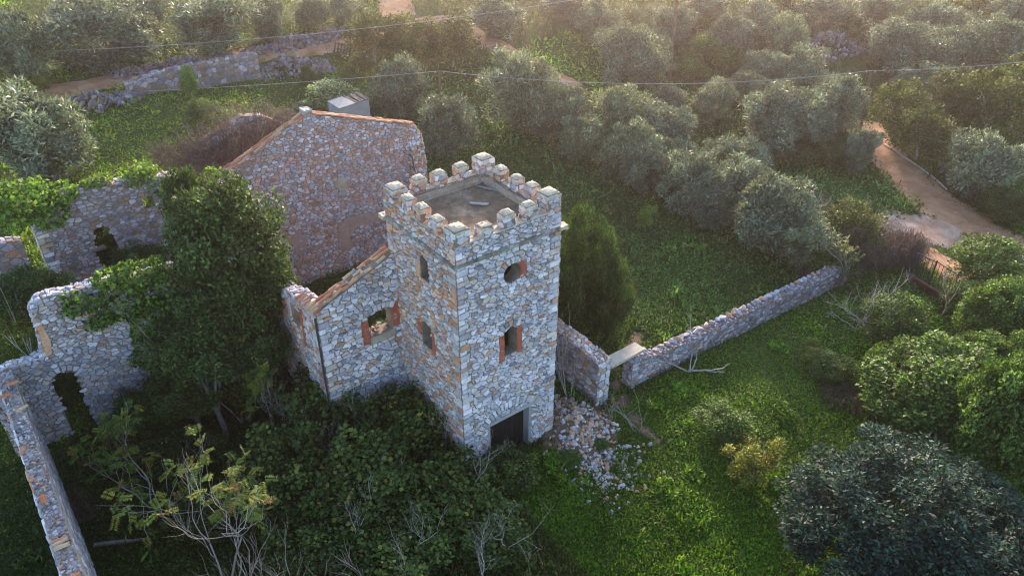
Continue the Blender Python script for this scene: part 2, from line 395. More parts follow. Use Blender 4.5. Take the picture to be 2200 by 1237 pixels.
class Masonry:
    """collects the stones of one thing; the largest in view become parts, the rest one joined part"""
    def __init__(s): s.items = []; s.owner = {}
    def add(s, V, F, col, mat='stone', parent=None):
        V = np.array(V); c = V.mean(0); f = F[-1]; top = V[list(f)]
        a = np.zeros(3)
        for i in range(1, len(f)-1): a += .5*np.cross(top[i]-top[0], top[i+1]-top[0])
        d = CAM-c; dist = np.linalg.norm(d); sc = max(0, (a@d)/dist)/dist**2
        px, py, z = project(c)
        if not (-30 < px < 2230 and -30 < py < 1267): sc *= .01
        s.items.append((sc, V, F, col, c))
    def hide(s, boxes):      # pixel boxes of the photograph that a tree covers: these stones go to the joined part
        s.items = [((i[0]*.02 if any(b[0] < project(i[4])[0] < b[2] and b[1] < project(i[4])[1] < b[3] for b in boxes) else i[0]),)+i[1:] for i in s.items]
    def build(s, parent, base, limit=300, name='stone', rest='rubble_stonework', mat='stone'):
        s.items.sort(key=lambda q: -q[0]); base = np.array(base)
        for sc, V, F, col, c in s.items[:limit]:
            me = py_mesh(name, V-c, F, M[mat], np.tile(col, (len(V), 1))); link(name, me, parent, tuple(c-base))
        if len(s.items) > limit:
            VV, FF, TT, n = [], [], [], 0
            for sc, V, F, col, c in s.items[limit:]:
                VV.append(V); FF += [tuple(i+n for i in f) for f in F]; TT.append(np.tile(col, (len(V), 1))); n += len(V)
            o = link(rest, py_mesh(rest, np.concatenate(VV)-base, FF, M[mat], np.concatenate(TT)), parent); tag(o, kind='stuff')
class Wall:
    """a standing wall: outline and holes are given in (s, z); the front is to the right of p0 -> p1"""
    def __init__(s, p0, p1, thick, outline, holes=(), seed=1):
        s.p0 = np.array(p0, float); d = np.array(p1, float)-s.p0; s.L = np.linalg.norm(d); s.d = d/s.L
        s.n = np.array([s.d[1], -s.d[0]]); s.t = thick; s.out = list(outline); s.holes = [list(h) for h in holes]; s.r = random.Random(seed)
        if area(s.out) < 0: s.out.reverse()
        s.holes = [h if area(h) > 0 else h[::-1] for h in s.holes]
    def P(s, u, z, h): q = s.p0+s.d*u+s.n*h; return (q[0], q[1], z)
    def core(s, name, mat, parent, base, inset=.0):
        loops = [s.out]+[h[::-1] for h in s.holes]
        pts = [p for l in loops for p in l]; tri = tessellate_polygon([[Vector((p[0], p[1], 0)) for p in l] for l in loops])
        n = len(pts); b = np.array(base)
        V = [np.array(s.P(p[0], p[1], -inset))-b for p in pts]+[np.array(s.P(p[0], p[1], -s.t+inset))-b for p in pts]
        F = []
        for t in tri:
            a, bb, c = t
            if area([pts[a], pts[bb], pts[c]]) < 0: a, bb, c = c, bb, a
            F.append((a, bb, c)); F.append((c+n, bb+n, a+n))
        k = 0
        for l in loops:
            m = len(l)
            for i in range(m): F.append((k+i, k+n+i, k+n+(i+1) % m, k+(i+1) % m))
            k += m
        return link(name, py_mesh(name, V, F, mat), parent)
    def face(s, ms, size, aspect, pal, special=(), skip=(), convex=False, depth=(.03, .075), back=False, joint=.03, zmin=-9, patch=None):
        us = [p[0] for p in s.out]; vs = [p[1] for p in s.out]; r = s.r
        holes = s.holes+[list(q) if area(q) > 0 else list(q)[::-1] for q, *_ in special]+[list(q) if area(q) > 0 else list(q)[::-1] for q in skip]
        fm = (lambda u, z, h: s.P(u, z, h)) if not back else (lambda u, z, h: s.P(u, z, -s.t-h))
        if convex: kp = None
        else: kp = lambda u, v: inside((u, v), s.out)
        for P in cells(min(us), max(min(vs), zmin), max(us), max(vs), size, aspect, r, joint, kp):
            if convex:
                for i in range(len(s.out)):
                    a, b = s.out[i], s.out[(i+1) % len(s.out)]; ex, ey = b[0]-a[0], b[1]-a[1]; l = math.hypot(ex, ey)
                    if l < 1e-6: continue
                    nx, ny = ey/l, -ex/l; P = clip_half(P, nx, ny, nx*a[0]+ny*a[1]+.004)
                    if len(P) < 3: break
                if len(P) < 3 or area(P) < .1*size*size/aspect: continue
            P = cut_holes(P, holes)
            if P is None: continue
            P = tidy(P)
            if len(P) < 3 or area(P) < .004: continue
            c = (sum(p[0] for p in P)/len(P), sum(p[1] for p in P)/len(P))
            pl = patch(c[0], c[1], r) if patch else pal
            if pl is None: continue
            V, F = stone_geo(P, fm, r.uniform(*depth), r)
            if back: F = [f[::-1] for f in F]
            ms.add(V, F, pick(pl, r))
        for q, *o in special:
            q = list(q) if area(q) > 0 else list(q)[::-1]
            V, F = stone_geo(q, fm, r.uniform(.045, .07), r, .9)
            if back: F = [f[::-1] for f in F]
            ms.add(V, F, pick(o[0] if o else pal, r))
    def rim(s, ms, edges, size, pal, depth=(.02, .09), joint=.02, wide=0.0):
        """stones lying on the edges (top, ends) of the outline; edges are index ranges into s.out"""
        r = s.r
        for i in edges:
            a, b = s.out[i], s.out[(i+1) % len(s.out)]; l = math.hypot(b[0]-a[0], b[1]-a[1])
            if l < .05: continue
            ex, ey = (b[0]-a[0])/l, (b[1]-a[1])/l; nx, ny = ey, -ex
            fm = lambda u, w, h: s.P(a[0]+ex*u+nx*h, a[1]+ey*u+ny*h, -w)
            for P in cells(0, -wide, l, s.t+wide, size, 1.0, r, joint):
                P = tidy(P)
                if len(P) < 3: continue
                V, F = stone_geo(P, fm, r.uniform(*depth), r, .78, .05)
                ms.add(V, F[:-1]+[F[-1]], pick(pal, r))
def rect(a, b, c, d): return [(a, b), (c, b), (c, d), (a, d)]
def arched(a, b, c, d, rise, n=6):
    return [(a, b), (c, b)]+[(c+(a-c)*k/n, d+rise*math.sin(math.pi*k/n)) for k in range(n+1)]
def circle(cx, cz, r, n=16): return [(cx+r*math.cos(2*math.pi*k/n), cz+r*math.sin(2*math.pi*k/n)) for k in range(n)]
def arc_stones(cx, cz, r0, r1, a0, a1, n, pal='cool'):
    out = []
    for k in range(n):
        t0 = a0+(a1-a0)*(k+.06)/n; t1 = a0+(a1-a0)*(k+.94)/n
        out.append(([(cx+r0*math.cos(t0), cz+r0*math.sin(t0)), (cx+r1*math.cos(t0), cz+r1*math.sin(t0)), (cx+r1*math.cos(t1), cz+r1*math.sin(t1)), (cx+r0*math.cos(t1), cz+r0*math.sin(t1))], pal))
    return out
def quoins(u, z0, z1, side, r, pal='cool', hmin=.2, hmax=.34):
    out = []; z = z0; k = 0
    while z < z1-.1:
        h = min(r.uniform(hmin, hmax), z1-z); w = (.52 if k % 2 else .32)*r.uniform(.85, 1.15)
        out.append((rect(u+.012, z+.008, u+w, z+h-.012) if side > 0 else rect(u-w, z+.008, u-.012, z+h-.012), pal)); z += h; k += 1
    return out
def rough_plate(name, poly, fm, h0, h1, mat, parent, base, seed=1):
    """plaster slab with the given outline, from depth h0 to h1"""
    r = random.Random(seed); n = len(poly); b = np.array(base)
    V = [np.array(fm(p[0], p[1], h0))-b for p in poly]+[np.array(fm(p[0], p[1], h1+r.uniform(-.006, .006)))-b for p in poly]
    if area(poly) < 0: poly = poly[::-1]
    tri = tessellate_polygon([[Vector((p[0], p[1], 0)) for p in poly]])
    F = [tuple(i+n for i in t) for t in tri]+[(i, (i+1) % n, n+(i+1) % n, n+i) for i in range(n)]
    return link(name, py_mesh(name, V, F, mat), parent)
def wobble(poly, r, amp=.03, step=.18):
    out = []
    for i in range(len(poly)):
        a, b = poly[i], poly[(i+1) % len(poly)]; l = math.hypot(b[0]-a[0], b[1]-a[1]); n = max(1, int(l/step))
        for k in range(n): out.append((a[0]+(b[0]-a[0])*k/n+r.uniform(-amp, amp), a[1]+(b[1]-a[1])*k/n+r.uniform(-amp, amp)))
    return out

# ------------------------------------------------------------------ the crenellated tower
TW, TL, TT_ = 5.2, 5.24, .6
def make_tower():
    base = (2.6, 2.62, 0.0); t = thing('stone_tower', 'square crenellated stone tower with a dark doorway and red window surrounds', 'tower', base)
    ms = Masonry(); r = random.Random(11); top = 12.27
    door_void = rect(1.32, -.7, 3.77, 2.5)
    win = arched(2.27, 6.1, 2.94, 7.36, .17); rose = circle(2.70, 10.18, .44)
    front = Wall((0, 0), (TW, 0), TT_, rect(0, -.6, TW, top), [door_void, win, rose], 3)
    # left face: s = TL - TT_... runs from the back corner to the near corner
    wu = arched(TL-2.62, 9.72, TL-2.02, 10.72, .15); wl = arched(TL-2.9, 6.15, TL-2.15, 7.3, .17)
    left = Wall((0, TL), (0, 0), TT_, rect(0, -.6, TL, top), [wu, wl], 4)
    leftcore = Wall((0, TL-TT_), (0, TT_), TT_, rect(0, -.6, TL-2*TT_, top), [[(p[0]-TT_, p[1]) for p in h] for h in (wu, wl)], 4)
    right = Wall((TW, 0), (TW, TL), TT_, rect(0, -.6, TL, top), [arched(2.3, 6.1, 2.95, 7.3, .17)], 5)
    rightcore = Wall((TW, TT_), (TW, TL-TT_), TT_, rect(0, -.6, TL-2*TT_, top), [arched(1.7, 6.1, 2.35, 7.3, .17)], 5)
    back = Wall((TW, TL), (0, TL), TT_, rect(0, -.6, TW, top), [], 6)
    for w, nm in ((front, 'wall_core'), (leftcore, 'wall_core'), (rightcore, 'wall_core'), (back, 'wall_core')): w.core(nm, M['mortar'], t, base)
    jf = [rect(1.99, 5.92, 2.25, 7.22), rect(2.96, 6.02, 3.19, 7.42)]
    vo = arc_stones(2.55, 1.05, 2.02, 2.42, R_(37), R_(143), 19, 'cool')
    sp = quoins(0, -.5, 12.2, 1, r)+quoins(TW, -.5, 12.2, -1, r)+vo+arc_stones(2.6, 7.1, .50, .78, R_(40), R_(140), 5)+arc_stones(2.7, 10.18, .47, .78, R_(62), R_(175), 6)
    redring = [(2.70+.45*math.cos(a), 10.18+.45*math.sin(a)) for a in np.linspace(R_(-42), R_(48), 8)]+[(2.70+.72*math.cos(a), 10.18+.66*math.sin(a)) for a in np.linspace(R_(48), R_(-38), 8)]
    lintel = rect(1.12, 2.5, 3.98, 2.72)
    front.face(ms, .29, 1.95, 'cool', sp, jf+[lintel, rect(2.95, 9.8, 3.42, 10.62)], joint=.030)
    lsp = quoins(0, -.5, 12.2, 1, r, 'warm')+quoins(TL, -.5, 12.2, -1, r, 'warm')
    lj = [rect(TL-3.2, 6.55, TL-2.95, 7.32), rect(TL-2.1, 5.95, TL-1.86, 7.25), rect(TL-3.0, 9.65, TL-2.66, 10.35)]
    left.face(ms, .29, 1.95, 'warm', lsp, lj, joint=.030)
    rsp = quoins(0, -.5, 12.2, 1, r)
    right.face(ms, .46, 1.8, 'cool', rsp); back.face(ms, .5, 1.8, 'cool', zmin=7)
    for k, q in enumerate(jf):
        rr = random.Random(k); q2 = wobble(q, rr, .028, .13); rough_plate('window_surround', q2, front.P, -.38 if k else -.1, .032, M['red_plaster'], t, base, k)
    rough_plate('window_surround', redring, front.P, -.3, .032, M['red_plaster'], t, base, 5)
    for k, q in enumerate(lj):
        rough_plate('window_surround', wobble(q, random.Random(k+9), .03, .13), left.P, -.25, .032, M['orange_plaster'] if k == 2 else M['red_plaster'], t, base, k)
    # doorway frame: concrete lintel and jambs; near-black sheet and boards paint the opening's shade
    rough_box('door_lintel', 1.13, -.05, 2.505, 3.97, .5, 2.715, M['concrete'], t, 2, .012, base=base)
    rough_box('door_jamb', 1.3, -.03, -.5, 1.42, .42, 2.5, M['concrete'], t, 2, .01, base=base); rough_box('door_jamb', 3.66, -.03, -.5, 3.79, .42, 2.5, M['concrete'], t, 2, .01, base=base)
    d = rough_box('door_void', 1.43, .40, -.5, 3.65, .46, 2.49, M['dark'], t, 1, .004, base=base)
    for k in range(8): rough_box('shade_board', 1.44+k*.277, .365, -.45, 1.44+k*.277+.262, .40, 2.47, M['dark'], d, 1, .004, seed=k)
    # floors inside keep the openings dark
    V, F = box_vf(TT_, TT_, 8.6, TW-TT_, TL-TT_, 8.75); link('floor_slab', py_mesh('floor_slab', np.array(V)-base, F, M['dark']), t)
    # roof with gravel
    n = 28; gx, gy = np.meshgrid(np.linspace(.42, TW-.42, n), np.linspace(.42, TL-.42, n)); rg = np.random.default_rng(3)
    ed = np.minimum(np.minimum(gx-.42, TW-.42-gx), np.minimum(gy-.42, TL-.42-gy)); gz = 11.86+.10*np.exp(-ed/.22)+rg.normal(0, .012, gx.shape)+.03*np.sin(gx*2)*np.cos(gy*1.7)
    i = np.arange(n-1)[:, None]*n+np.arange(n-1)[None]
    link('roof', np_mesh('roof', np.stack([gx, gy, gz], -1).reshape(-1, 3)-base, np.stack([i, i+1, i+n+1, i+n], -1).reshape(-1, 4), M['gravel'], None, True), t)
    for k in range(34):
        x, y = r.choice(((r.uniform(.7, 1.5), r.uniform(.7, 4.5)), (r.uniform(.7, 4.5), r.uniform(3.9, 4.5)), (r.uniform(.7, 4.5), r.uniform(.7, 4.5)))); a = r.uniform(.025, .075)
        o = link('loose_stone', r.choice(WARM), t, (x-base[0], y-base[1], 11.88)); o.scale = (a, a, a*.7); o.rotation_euler = (r.random()*6, r.random()*6, 0)
    # rendered inner faces of the parapet
    for k, (a, b, c, dd) in enumerate(((TW-.62, .45, TW-.44, TL-.45), (.45, TL-.62, TW-.45, TL-.44), (.44, .45, .58, TL-.45), (.45, .44, TW-.45, .58))):
        rough_box('parapet_render', a, b, 11.8, c, dd, 12.24-.06*(k == 3), M['plaster'], t, 6, .018, seed=k, base=base)
    # ledge round the tower under the parapet
    e, z0, z1 = .11, 11.42, 11.56
    for k, (a, b, c, dd) in enumerate(((-e, -e, TW+e, .05), (-e, TL-.05, TW+e, TL+e), (-e, .051, .05, TL-.051), (TW-.05, .051, TW+e, TL-.051))):
        rough_box('cornice', a, b, z0, c, dd, z1, M['mossy'], t, 9, .022, seed=40+k, base=base)
    for k, (x, y) in enumerate(((-.05, TL+.02), (TW+.06, -.02), (TW+.05, TL+.04))): rough_box('cornice', x-.2, y-.2, 11.40, x+.2, y+.2, 11.58, M['cap'], t, 3, .02, seed=50+k, base=base)
    # crest of the parapet between the merlons, then the merlons
    for k, (a, b, c, dd) in enumerate(((.02, .02, TW-.02, .43), (.02, TL-.43, TW-.02, TL-.02), (.02, .44, .43, TL-.44), (TW-.43, .44, TW-.02, TL-.44))):
        rough_box('parapet_crest', a, b, 12.2, c, dd, 12.31, M['cap'], t, 8, .03, seed=60+k, base=base)
    ms.build(t, base, 300)
    def merlon(x0, y0, x1, y1, z0, z1, seed, pal, worn=0):
        rr = random.Random(seed); cx, cy_ = (x0+x1)/2, (y0+y1)/2
        bm = bmesh.new(); g = .035; V, F = box_vf(x0+g, y0+g, z0, x1-g, y1-g, z1-.10)
        vs = [bm.verts.new(np.array(v)-base) for v in V]; [bm.faces.new([vs[i] for i in f]) for f in F]
        me = bpy.data.meshes.new('merlon'); bm.to_mesh(me); bm.free(); me.materials.append(M['mortar'])
        mo = link('merlon', me, t)
        n = 7; V = []; F = []
        for j in range(n):
            for i in range(n):
                a, b = i/(n-1)*2-1, j/(n-1)*2-1; ee = max(abs(a), abs(b))
                z = z1-.115+.125*(1-ee**2.6)+rr.uniform(-.018, .018)-(worn*(.5+.5*a)*rr.uniform(.6, 1.2) if worn else 0)
                q = .055 if ee > .99 else 0; k = .985-.03*(abs(a*b))
                V.append(np.array((cx+a*k*(x1-x0)/2+rr.uniform(-.012, .012), cy_+b*k*(y1-y0)/2+rr.uniform(-.012, .012), z-q))-base)
        F = [(j*n+i, j*n+i+1, j*n+n+i+1, j*n+n+i) for j in range(n-1) for i in range(n-1)]
        ring = [i for i in range(n)]+[j*n+n-1 for j in range(1, n)]+[(n-1)*n+i for i in range(n-2, -1, -1)]+[j*n for j in range(n-2, 0, -1)]
        m0 = len(V)
        for q in ring: V.append(V[q]-np.array((0, 0, .13)))
        F += [(ring[k], m0+k, m0+(k+1) % len(ring), ring[(k+1) % len(ring)])[::-1] for k in range(len(ring))]
        link('merlon_cap', py_mesh('merlon_cap', V, F, M['cap']), mo)
        mm = Masonry()
        for p, q in (((x0, y0), (x1, y0)), ((x1, y0), (x1, y1)), ((x1, y1), (x0, y1)), ((x0, y1), (x0, y0))):
            w = Wall(p, q, .1, rect(0, z0, math.hypot(q[0]-p[0], q[1]-p[1]), z1-.13-worn*.3), (), seed*7+int(p[0]*10)); w.p0 = w.p0-w.n*.03
            w.face(mm, .36, 1.75, pal, (), (), depth=(.025, .045))
        mm.build(mo, base, 40, 'stone')
    z = 12.24; c = .74; m = .60
    def side(a, b): g = (b-a-2*c-3*m)/4; return [a+c+g*(k+1)+m*k for k in range(3)]
    sx, sy = side(0, TW), side(0, TL)
    for k, (x, y, h) in enumerate(((0, 0, 13.02), (TW-c, 0, 13.12), (0, TL-c, 12.98), (TW-c, TL-c, 13.14))):
        merlon(x, y, x+c, y+c, z-.5, h+r.uniform(-.04, .04), 101+k, ('cool', 'cool', 'warm', 'warm')[k])
    for k, x in enumerate(sx):
        merlon(x, 0, x+m, .5, z, (12.82, 12.98, 13.0)[k], 111+k, 'cool', .16 if k == 0 else 0); merlon(x+r.uniform(-.05, .05), TL-.5, x+m+r.uniform(-.06, .04), TL, z, 13.0+r.uniform(-.09, .06), 121+k, 'warm')
    for k, y in enumerate(sy):
        merlon(0, y+r.uniform(-.05, .05), .5, y+m+r.uniform(-.06, .04), z, 12.97+r.uniform(-.09, .06), 131+k, 'warm'); merlon(TW-.5, y+r.uniform(-.05, .05), TW, y+m+r.uniform(-.06, .04), z, 13.0+r.uniform(-.08, .06), 141+k, 'warm')
    # drain spout in the ledge of the left face
    tb = Tubes(6); tb.add([np.array((-.62, .72, 11.36))-base, np.array((.1, .78, 11.47))-base], .05); link('drain_spout', tb.mesh('drain_spout', M['scrap']), t)
    return t
def scrap(name, label, a, b, w):
    a, b = np.array(a), np.array(b); o = thing(name, label, 'scrap metal', tuple(a))
    d = b-a; L = np.linalg.norm(d); d /= L; s = np.cross(d, (0, 0, 1)); 
    V = []
    for u, q, z in ((0, -1, 0), (0, 1, 0), (L, 1, 0), (L, -1, 0), (0, -1, .03), (0, 1, .05), (L, 1, .03), (L, -1, .05)): V.append(d*u+s*q*w+np.array((0, 0, z)))
    link('bar', py_mesh('bar', V, [(3,2,1,0),(4,5,6,7),(0,1,5,4),(1,2,6,5),(2,3,7,6),(3,0,4,7)], M['scrap']), o)
    tb = Tubes(5); tb.add([d*.1+s*w*1.8+(0, 0, .03), d*L*.8+s*w*2.2+(0, 0, .04)], .025); link('rod', tb.mesh('rod', M['scrap']), o)
scrap('metal_bar', 'short grey metal bar lying in the middle of the tower roof', (3.0, 3.35, 11.89), (3.55, 2.75, 11.89), .07)
scrap('metal_bar', 'thin grey metal pipe against the far right parapet of the tower roof', (4.15, 4.5, 11.92), (4.55, 3.5, 11.93), .04)

# ------------------------------------------------------------------ roof tiles
def tile_mesh(rad=.1, L=.46, n=6):
    V, F = [], []
    for k, (y, q) in enumerate(((0, 1.0), (L, .82))):
        for rr_ in (rad*q, rad*q-.018):
            for i in range(n+1):
                a = math.pi*i/n; V.append((rr_*math.cos(a), y, rr_*math.sin(a)*.8))
    m = n+1
    for i in range(n):
        F.append((i, i+1, 2*m+i+1, 2*m+i)); F.append((m+i+1, m+i, 3*m+i, 3*m+i+1)); F.append((i+1, i, m+i, m+i+1)); F.append((2*m+i, 2*m+i+1, 3*m+i+1, 3*m+i))
    F.append((0, 2*m, 3*m, m)); F.append((n, m+n, 3*m+n, 2*m+n))
    return V, F
TILES = []
for k, c in enumerate(((.46, .19, .10), (.50, .27, .15), (.48, .33, .21), (.36, .20, .13), (.42, .15, .075))):
    V, F = tile_mesh(); TILES.append(py_mesh('roof_tile', V, F, M['tile'], np.tile(c, (len(V), 1))))
def put_tile(parent, base, p, d, r, flip=False, up=(0, 0, 1)):
    d = Vector(d).normalized(); x = d.cross(Vector(up)).normalized(); z = x.cross(d)
    mt = Matrix((x, d, z)).transposed().to_4x4()
    if flip: mt = mt @ Matrix.Rotation(math.pi, 4, 'Y')
    mt = mt @ Matrix.Rotation(r.uniform(-.12, .12), 4, 'Z') @ Matrix.Rotation(r.uniform(-.08, .08), 4, 'X')
    o = link('roof_tile', r.choice(TILES), parent); mt.translation = Vector(p)-Vector(base); o.matrix_basis = mt
    return o
def rake(parent, base, a, b, r, off=(0, 0, 0), gap=.36, miss=.1, back=None):
    a, b = np.array(a, float)+off, np.array(b, float)+off; L = np.linalg.norm(b-a); d = (b-a)/L; k = 0.0
    while k < L-.4:
        if r.random() > miss: put_tile(parent, base, a+d*k+np.array((0, r.uniform(-.03, .03), r.uniform(0, .02)+.012*(int(k/gap) % 2))), d, r)
        k += gap

# ------------------------------------------------------------------ the house: facade wing, side wall, far gable
GY = 19.0
def make_house():
    base = (-1.9, 4.85, 0.5); t = thing('house_ruin', 'roofless stone house wing with sloping tiled wall top left of the tower', 'building ruin', base)
    ms = Masonry(); r = random.Random(21)
    win = arched(2.3, 6.0, 3.5, 7.1, .14)
    fr = Wall((-3.9, 4.85), (0, 4.85), .6, [(0, -.6), (3.9, -.6), (3.9, 9.82), (0, 8.28)], [win], 22)
    fr.core('wall_core', M['mortar'], t, base)
    jb = [rect(1.96, 5.72, 2.27, 6.95), rect(3.53, 6.1, 3.86, 7.42)]
    fr.face(ms, .30, 1.7, 'cool', quoins(0, -.5, 8.2, 1, r, 'cool')+arc_stones(2.9, 5.9, 1.42, 1.72, R_(62), R_(118), 7), jb+[rect(2.3, 5.6, 3.6, 5.98)], convex=True)
    for k, q in enumerate(jb): rough_plate('window_surround', wobble(q, random.Random(k+30), .03, .13), fr.P, -.34, .032, M['red_plaster'], t, base, k)
    rough_plate('window_sill', wobble(rect(2.3, 5.62, 3.55, 5.97), random.Random(2), .02), fr.P, -.05, .06, M['plaster'], t, base)
    # loose masonry on the sill
    for k in range(16):
        a = r.choice(ROCKS); o = link('stone', a, t, (2.45-3.9+r.uniform(0, .95)-base[0], 4.95+r.uniform(0, .4)-base[1], 6.03+r.uniform(0, .12)-base[2])); s = r.uniform(.07, .15); o.scale = (s, s, s*.8); o.rotation_euler = (r.random()*6, r.random()*6, 0)
    # right half of the facade, behind the tower
    fr2 = Wall((TW, 4.85), (9.6, 4.85), .6, [(0, -.6), (4.4, -.6), (4.4, 8.0), (3.4, 8.3), (0, 9.75)], [], 23)
    fr2.core('wall_core', M['mortar'], t, base); fr2.face(ms, .5, 1.7, 'cool', convex=False)
    # left side wall, outer face towards -x
    S = lambda y: GY-y
    out = [(0, -.6), (S(5.45), -.6), (S(5.45), 8.28), (S(6.2), 8.25), (S(7.0), 8.0), (S(7.9), 7.75), (S(9), 7.4), (S(10.5), 6.6), (S(12), 5.9), (S(15), 5.4), (0, 6.2)]
    wl = arched(S(7.75), 6.3, S(6.75), 7.3, .16)
    sw = Wall((-3.9, GY), (-3.9, 5.45), .65, out, [wl], 24)
    swf = Wall((-3.9, GY), (-3.9, 4.85), .65, [(0, -.6), (S(4.85), -.6), (S(4.85), 8.28)]+out[3:], [wl], 24)
    sw.core('wall_core', M['mortar'], t, base)
    rj = [rect(S(6.72), 5.6, S(6.42), 7.7)]
    swf.face(ms, .32, 1.65, 'warm', quoins(S(4.85), -.5, 8.2, -1, r, 'warm'), rj)
    sw.face(ms, .5, 1.7, 'mixed', back=True); sw.rim(ms, range(2, 10), .24, 'grey', (.03, .16))
    rough_plate('window_surround', wobble([(S(6.95), 8.0), (S(6.72), 7.4), (S(6.72), 5.55), (S(6.45), 5.45), (S(6.42), 7.2), (S(6.72), 7.95)], random.Random(5), .015), sw.P, -.2, .032, M['red_plaster'], t, base)
    # slope tiles and loose stones on the facade's raking top
    for off in ((0, .10, .03), (0, .33, .05), (0, .55, .03)): rake(t, base, (-4.0, 4.85, 8.28), (0, 4.85, 9.86), r, off, .38, .16)
    for k in range(9): put_tile(t, base, (-4.15+r.uniform(-.03, .2), 4.95+k*.16, 8.34+r.uniform(0, .1)), (1, r.uniform(-.3, .3), .36), r)
    for k in range(22):
        u = r.random()**1.3; a = r.choice(ROCKS); o = link('stone', a, t, (-3.7+3.5*u-base[0], 4.95+r.uniform(0, .5)-base[1], 8.45+1.42*u-base[2])); s = r.uniform(.08, .2); o.scale = (s, s, s*.7); o.rotation_euler = (r.random()*6, r.random()*6, 0)
    ms.hide([(380, 300, 590, 800), (690, 740, 1000, 960)]); ms.build(t, base, 300)
    tb = Tubes(6); tb.add(np.array([(-3.98, 4.80, 8.1), (-4.0, 4.78, 5), (-4.0, 4.78, .3)])-base, .045); link('downpipe', tb.mesh('downpipe', M['metal']), t)
def make_gable():
    base = (2.85, GY+.3, .7); t = thing('gable_wall', 'tall gable end wall with terracotta tiles along its two slopes', 'gable wall', base)
    ms = Masonry(); r = random.Random(31); X0 = -3.9
    A = lambda x: x-X0
    out = [(0, -.6), (A(10.35), -.6), (A(10.35), 6.2), (A(10.05), 8.2), (A(9.55), 8.9), (A(2.85), 11.15), (0, 8.33)]
    g = Wall((X0, GY), (10.35, GY), .62, out, [], 32); g.core('wall_core', M['mortar'], t, base)
    pl = lambda px, py: tuple(np.array([q[0]-X0, q[2]]) for q in [plane_y(px, py, GY)])[0]
    band = [pl(*q) for q in ((724,492),(740,470),(775,458),(815,455),(816,476),(785,478),(762,490),(752,510),(752,538),(728,536))]
    pp = [tuple(p) for p in band]
    skip = [[pp[0], pp[1], pp[6], pp[7]], [pp[1], pp[2], pp[5], pp[6]], [pp[2], pp[3], pp[4], pp[5]], [pp[0], pp[7], pp[8], pp[9]]]
    g.face(ms, .28, 1.7, 'rosy', (), skip, convex=True, depth=(.03, .065), joint=.034, zmin=.2)
    rough_plate('plaster_patch', wobble(pp, random.Random(3), .035, .25), g.P, -.05, .045, M['pink_plaster'], t, base)
    rq = random.Random(12)
    for cx, cz, a, b, mt in ((1.0, 3.4, .7, .9, 'pink_plaster'), (.2, 2.6, .5, .6, 'plaster'), (4.4, 6.4, .55, .5, 'plaster'), (-1.2, 4.6, .5, .8, 'pink_plaster')):
        q = [(A(cx)+a*math.cos(t)*rq.uniform(.6, 1.15), cz+b*math.sin(t)*rq.uniform(.6, 1.15)) for t in np.linspace(0, 2*math.pi, 17)[:-1]]; rough_plate('plaster_patch', wobble(q, rq, .03, .2), g.P, -.05, .062, M[mt], t, base)
    g.face(ms, .6, 1.5, 'mixed', convex=True, back=True, zmin=3)
    g.rim(ms, (2, 3), .26, 'warm', (.03, .16)); ms.hide([(822, 330, 1100, 700), (380, 380, 560, 760), (560, 420, 640, 640)])
    ms.build(t, base, 300)
    L0, ap, R0 = (X0-.3, GY, 8.15), (2.85, GY, 11.17), (9.75, GY, 8.86)
    for off, miss in (((0, .02, .03), .22), ((0, .26, .03), .06), ((0, .48, .03), .05)):
        rake(t, base, L0, ap, r, off, .36, miss); rake(t, base, R0, ap, r, off, .36, miss*.5)
    a = rough_box('ridge_cap', 2.62, GY-.06, 11.1, 3.1, GY+.6, 11.42, M['concrete'], t, 3, .03, base=base)
    # broken stub of the side wall against the right end
    st = Wall((9.73, 17.6), (9.73, GY-.02), .6, [(0, -.5), (1.38, -.5), (1.38, 8.2), (1.1, 7.3), (.75, 6.0), (.45, 4.4), (.15, 2.4), (0, 1.0)], (), 33)
    st.core('wall_core', M['mortar'], t, base); m2 = Masonry(); st.face(m2, .4, 1.6, 'warm', back=True); st.rim(m2, range(2, 7), .24, 'warm', (.03, .14)); m2.build(t, base, 80)
def plane_y(px, py, y):
    d = ray(px, py); return CAM+d*((y-CAM[1])/d[1])

# rocks: a few shapes shared by every loose stone
ROCKS = []
def make_rocks():
    r = random.Random(5)
    for k in range(12):
        bm = bmesh.new()
        sx, sy, sz = r.uniform(.8, 1.2), r.uniform(.6, 1.0), r.uniform(.5, .8)
        for i in range(13):
            v = Vector((r.gauss(0, 1), r.gauss(0, 1), r.gauss(0, 1))).normalized(); v = Vector([max(-.72, min(.72, q)) for q in v]); bm.verts.new((v.x*sx*1.15, v.y*sy*1.15, v.z*sz*1.15))
        h = bmesh.ops.convex_hull(bm, input=bm.verts[:]); bmesh.ops.delete(bm, geom=[v for v in bm.verts if not v.link_faces], context='VERTS')
        me = bpy.data.meshes.new('rock'); bm.to_mesh(me); bm.free(); me.materials.append(M['stone'])
        a = me.color_attributes.new('tint', 'FLOAT_COLOR', 'POINT'); c = pick(('mixed', 'grey', 'warm', 'dusky')[k % 4], r); t = np.ones((len(me.vertices), 4), np.float32); t[:, :3] = c; a.data.foreach_set('color', t.ravel())
        ROCKS.append(me)
make_rocks()
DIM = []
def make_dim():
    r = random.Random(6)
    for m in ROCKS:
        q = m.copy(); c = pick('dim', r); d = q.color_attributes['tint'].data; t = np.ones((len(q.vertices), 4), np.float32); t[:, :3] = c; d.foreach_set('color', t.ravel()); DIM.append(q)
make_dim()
WARM = []
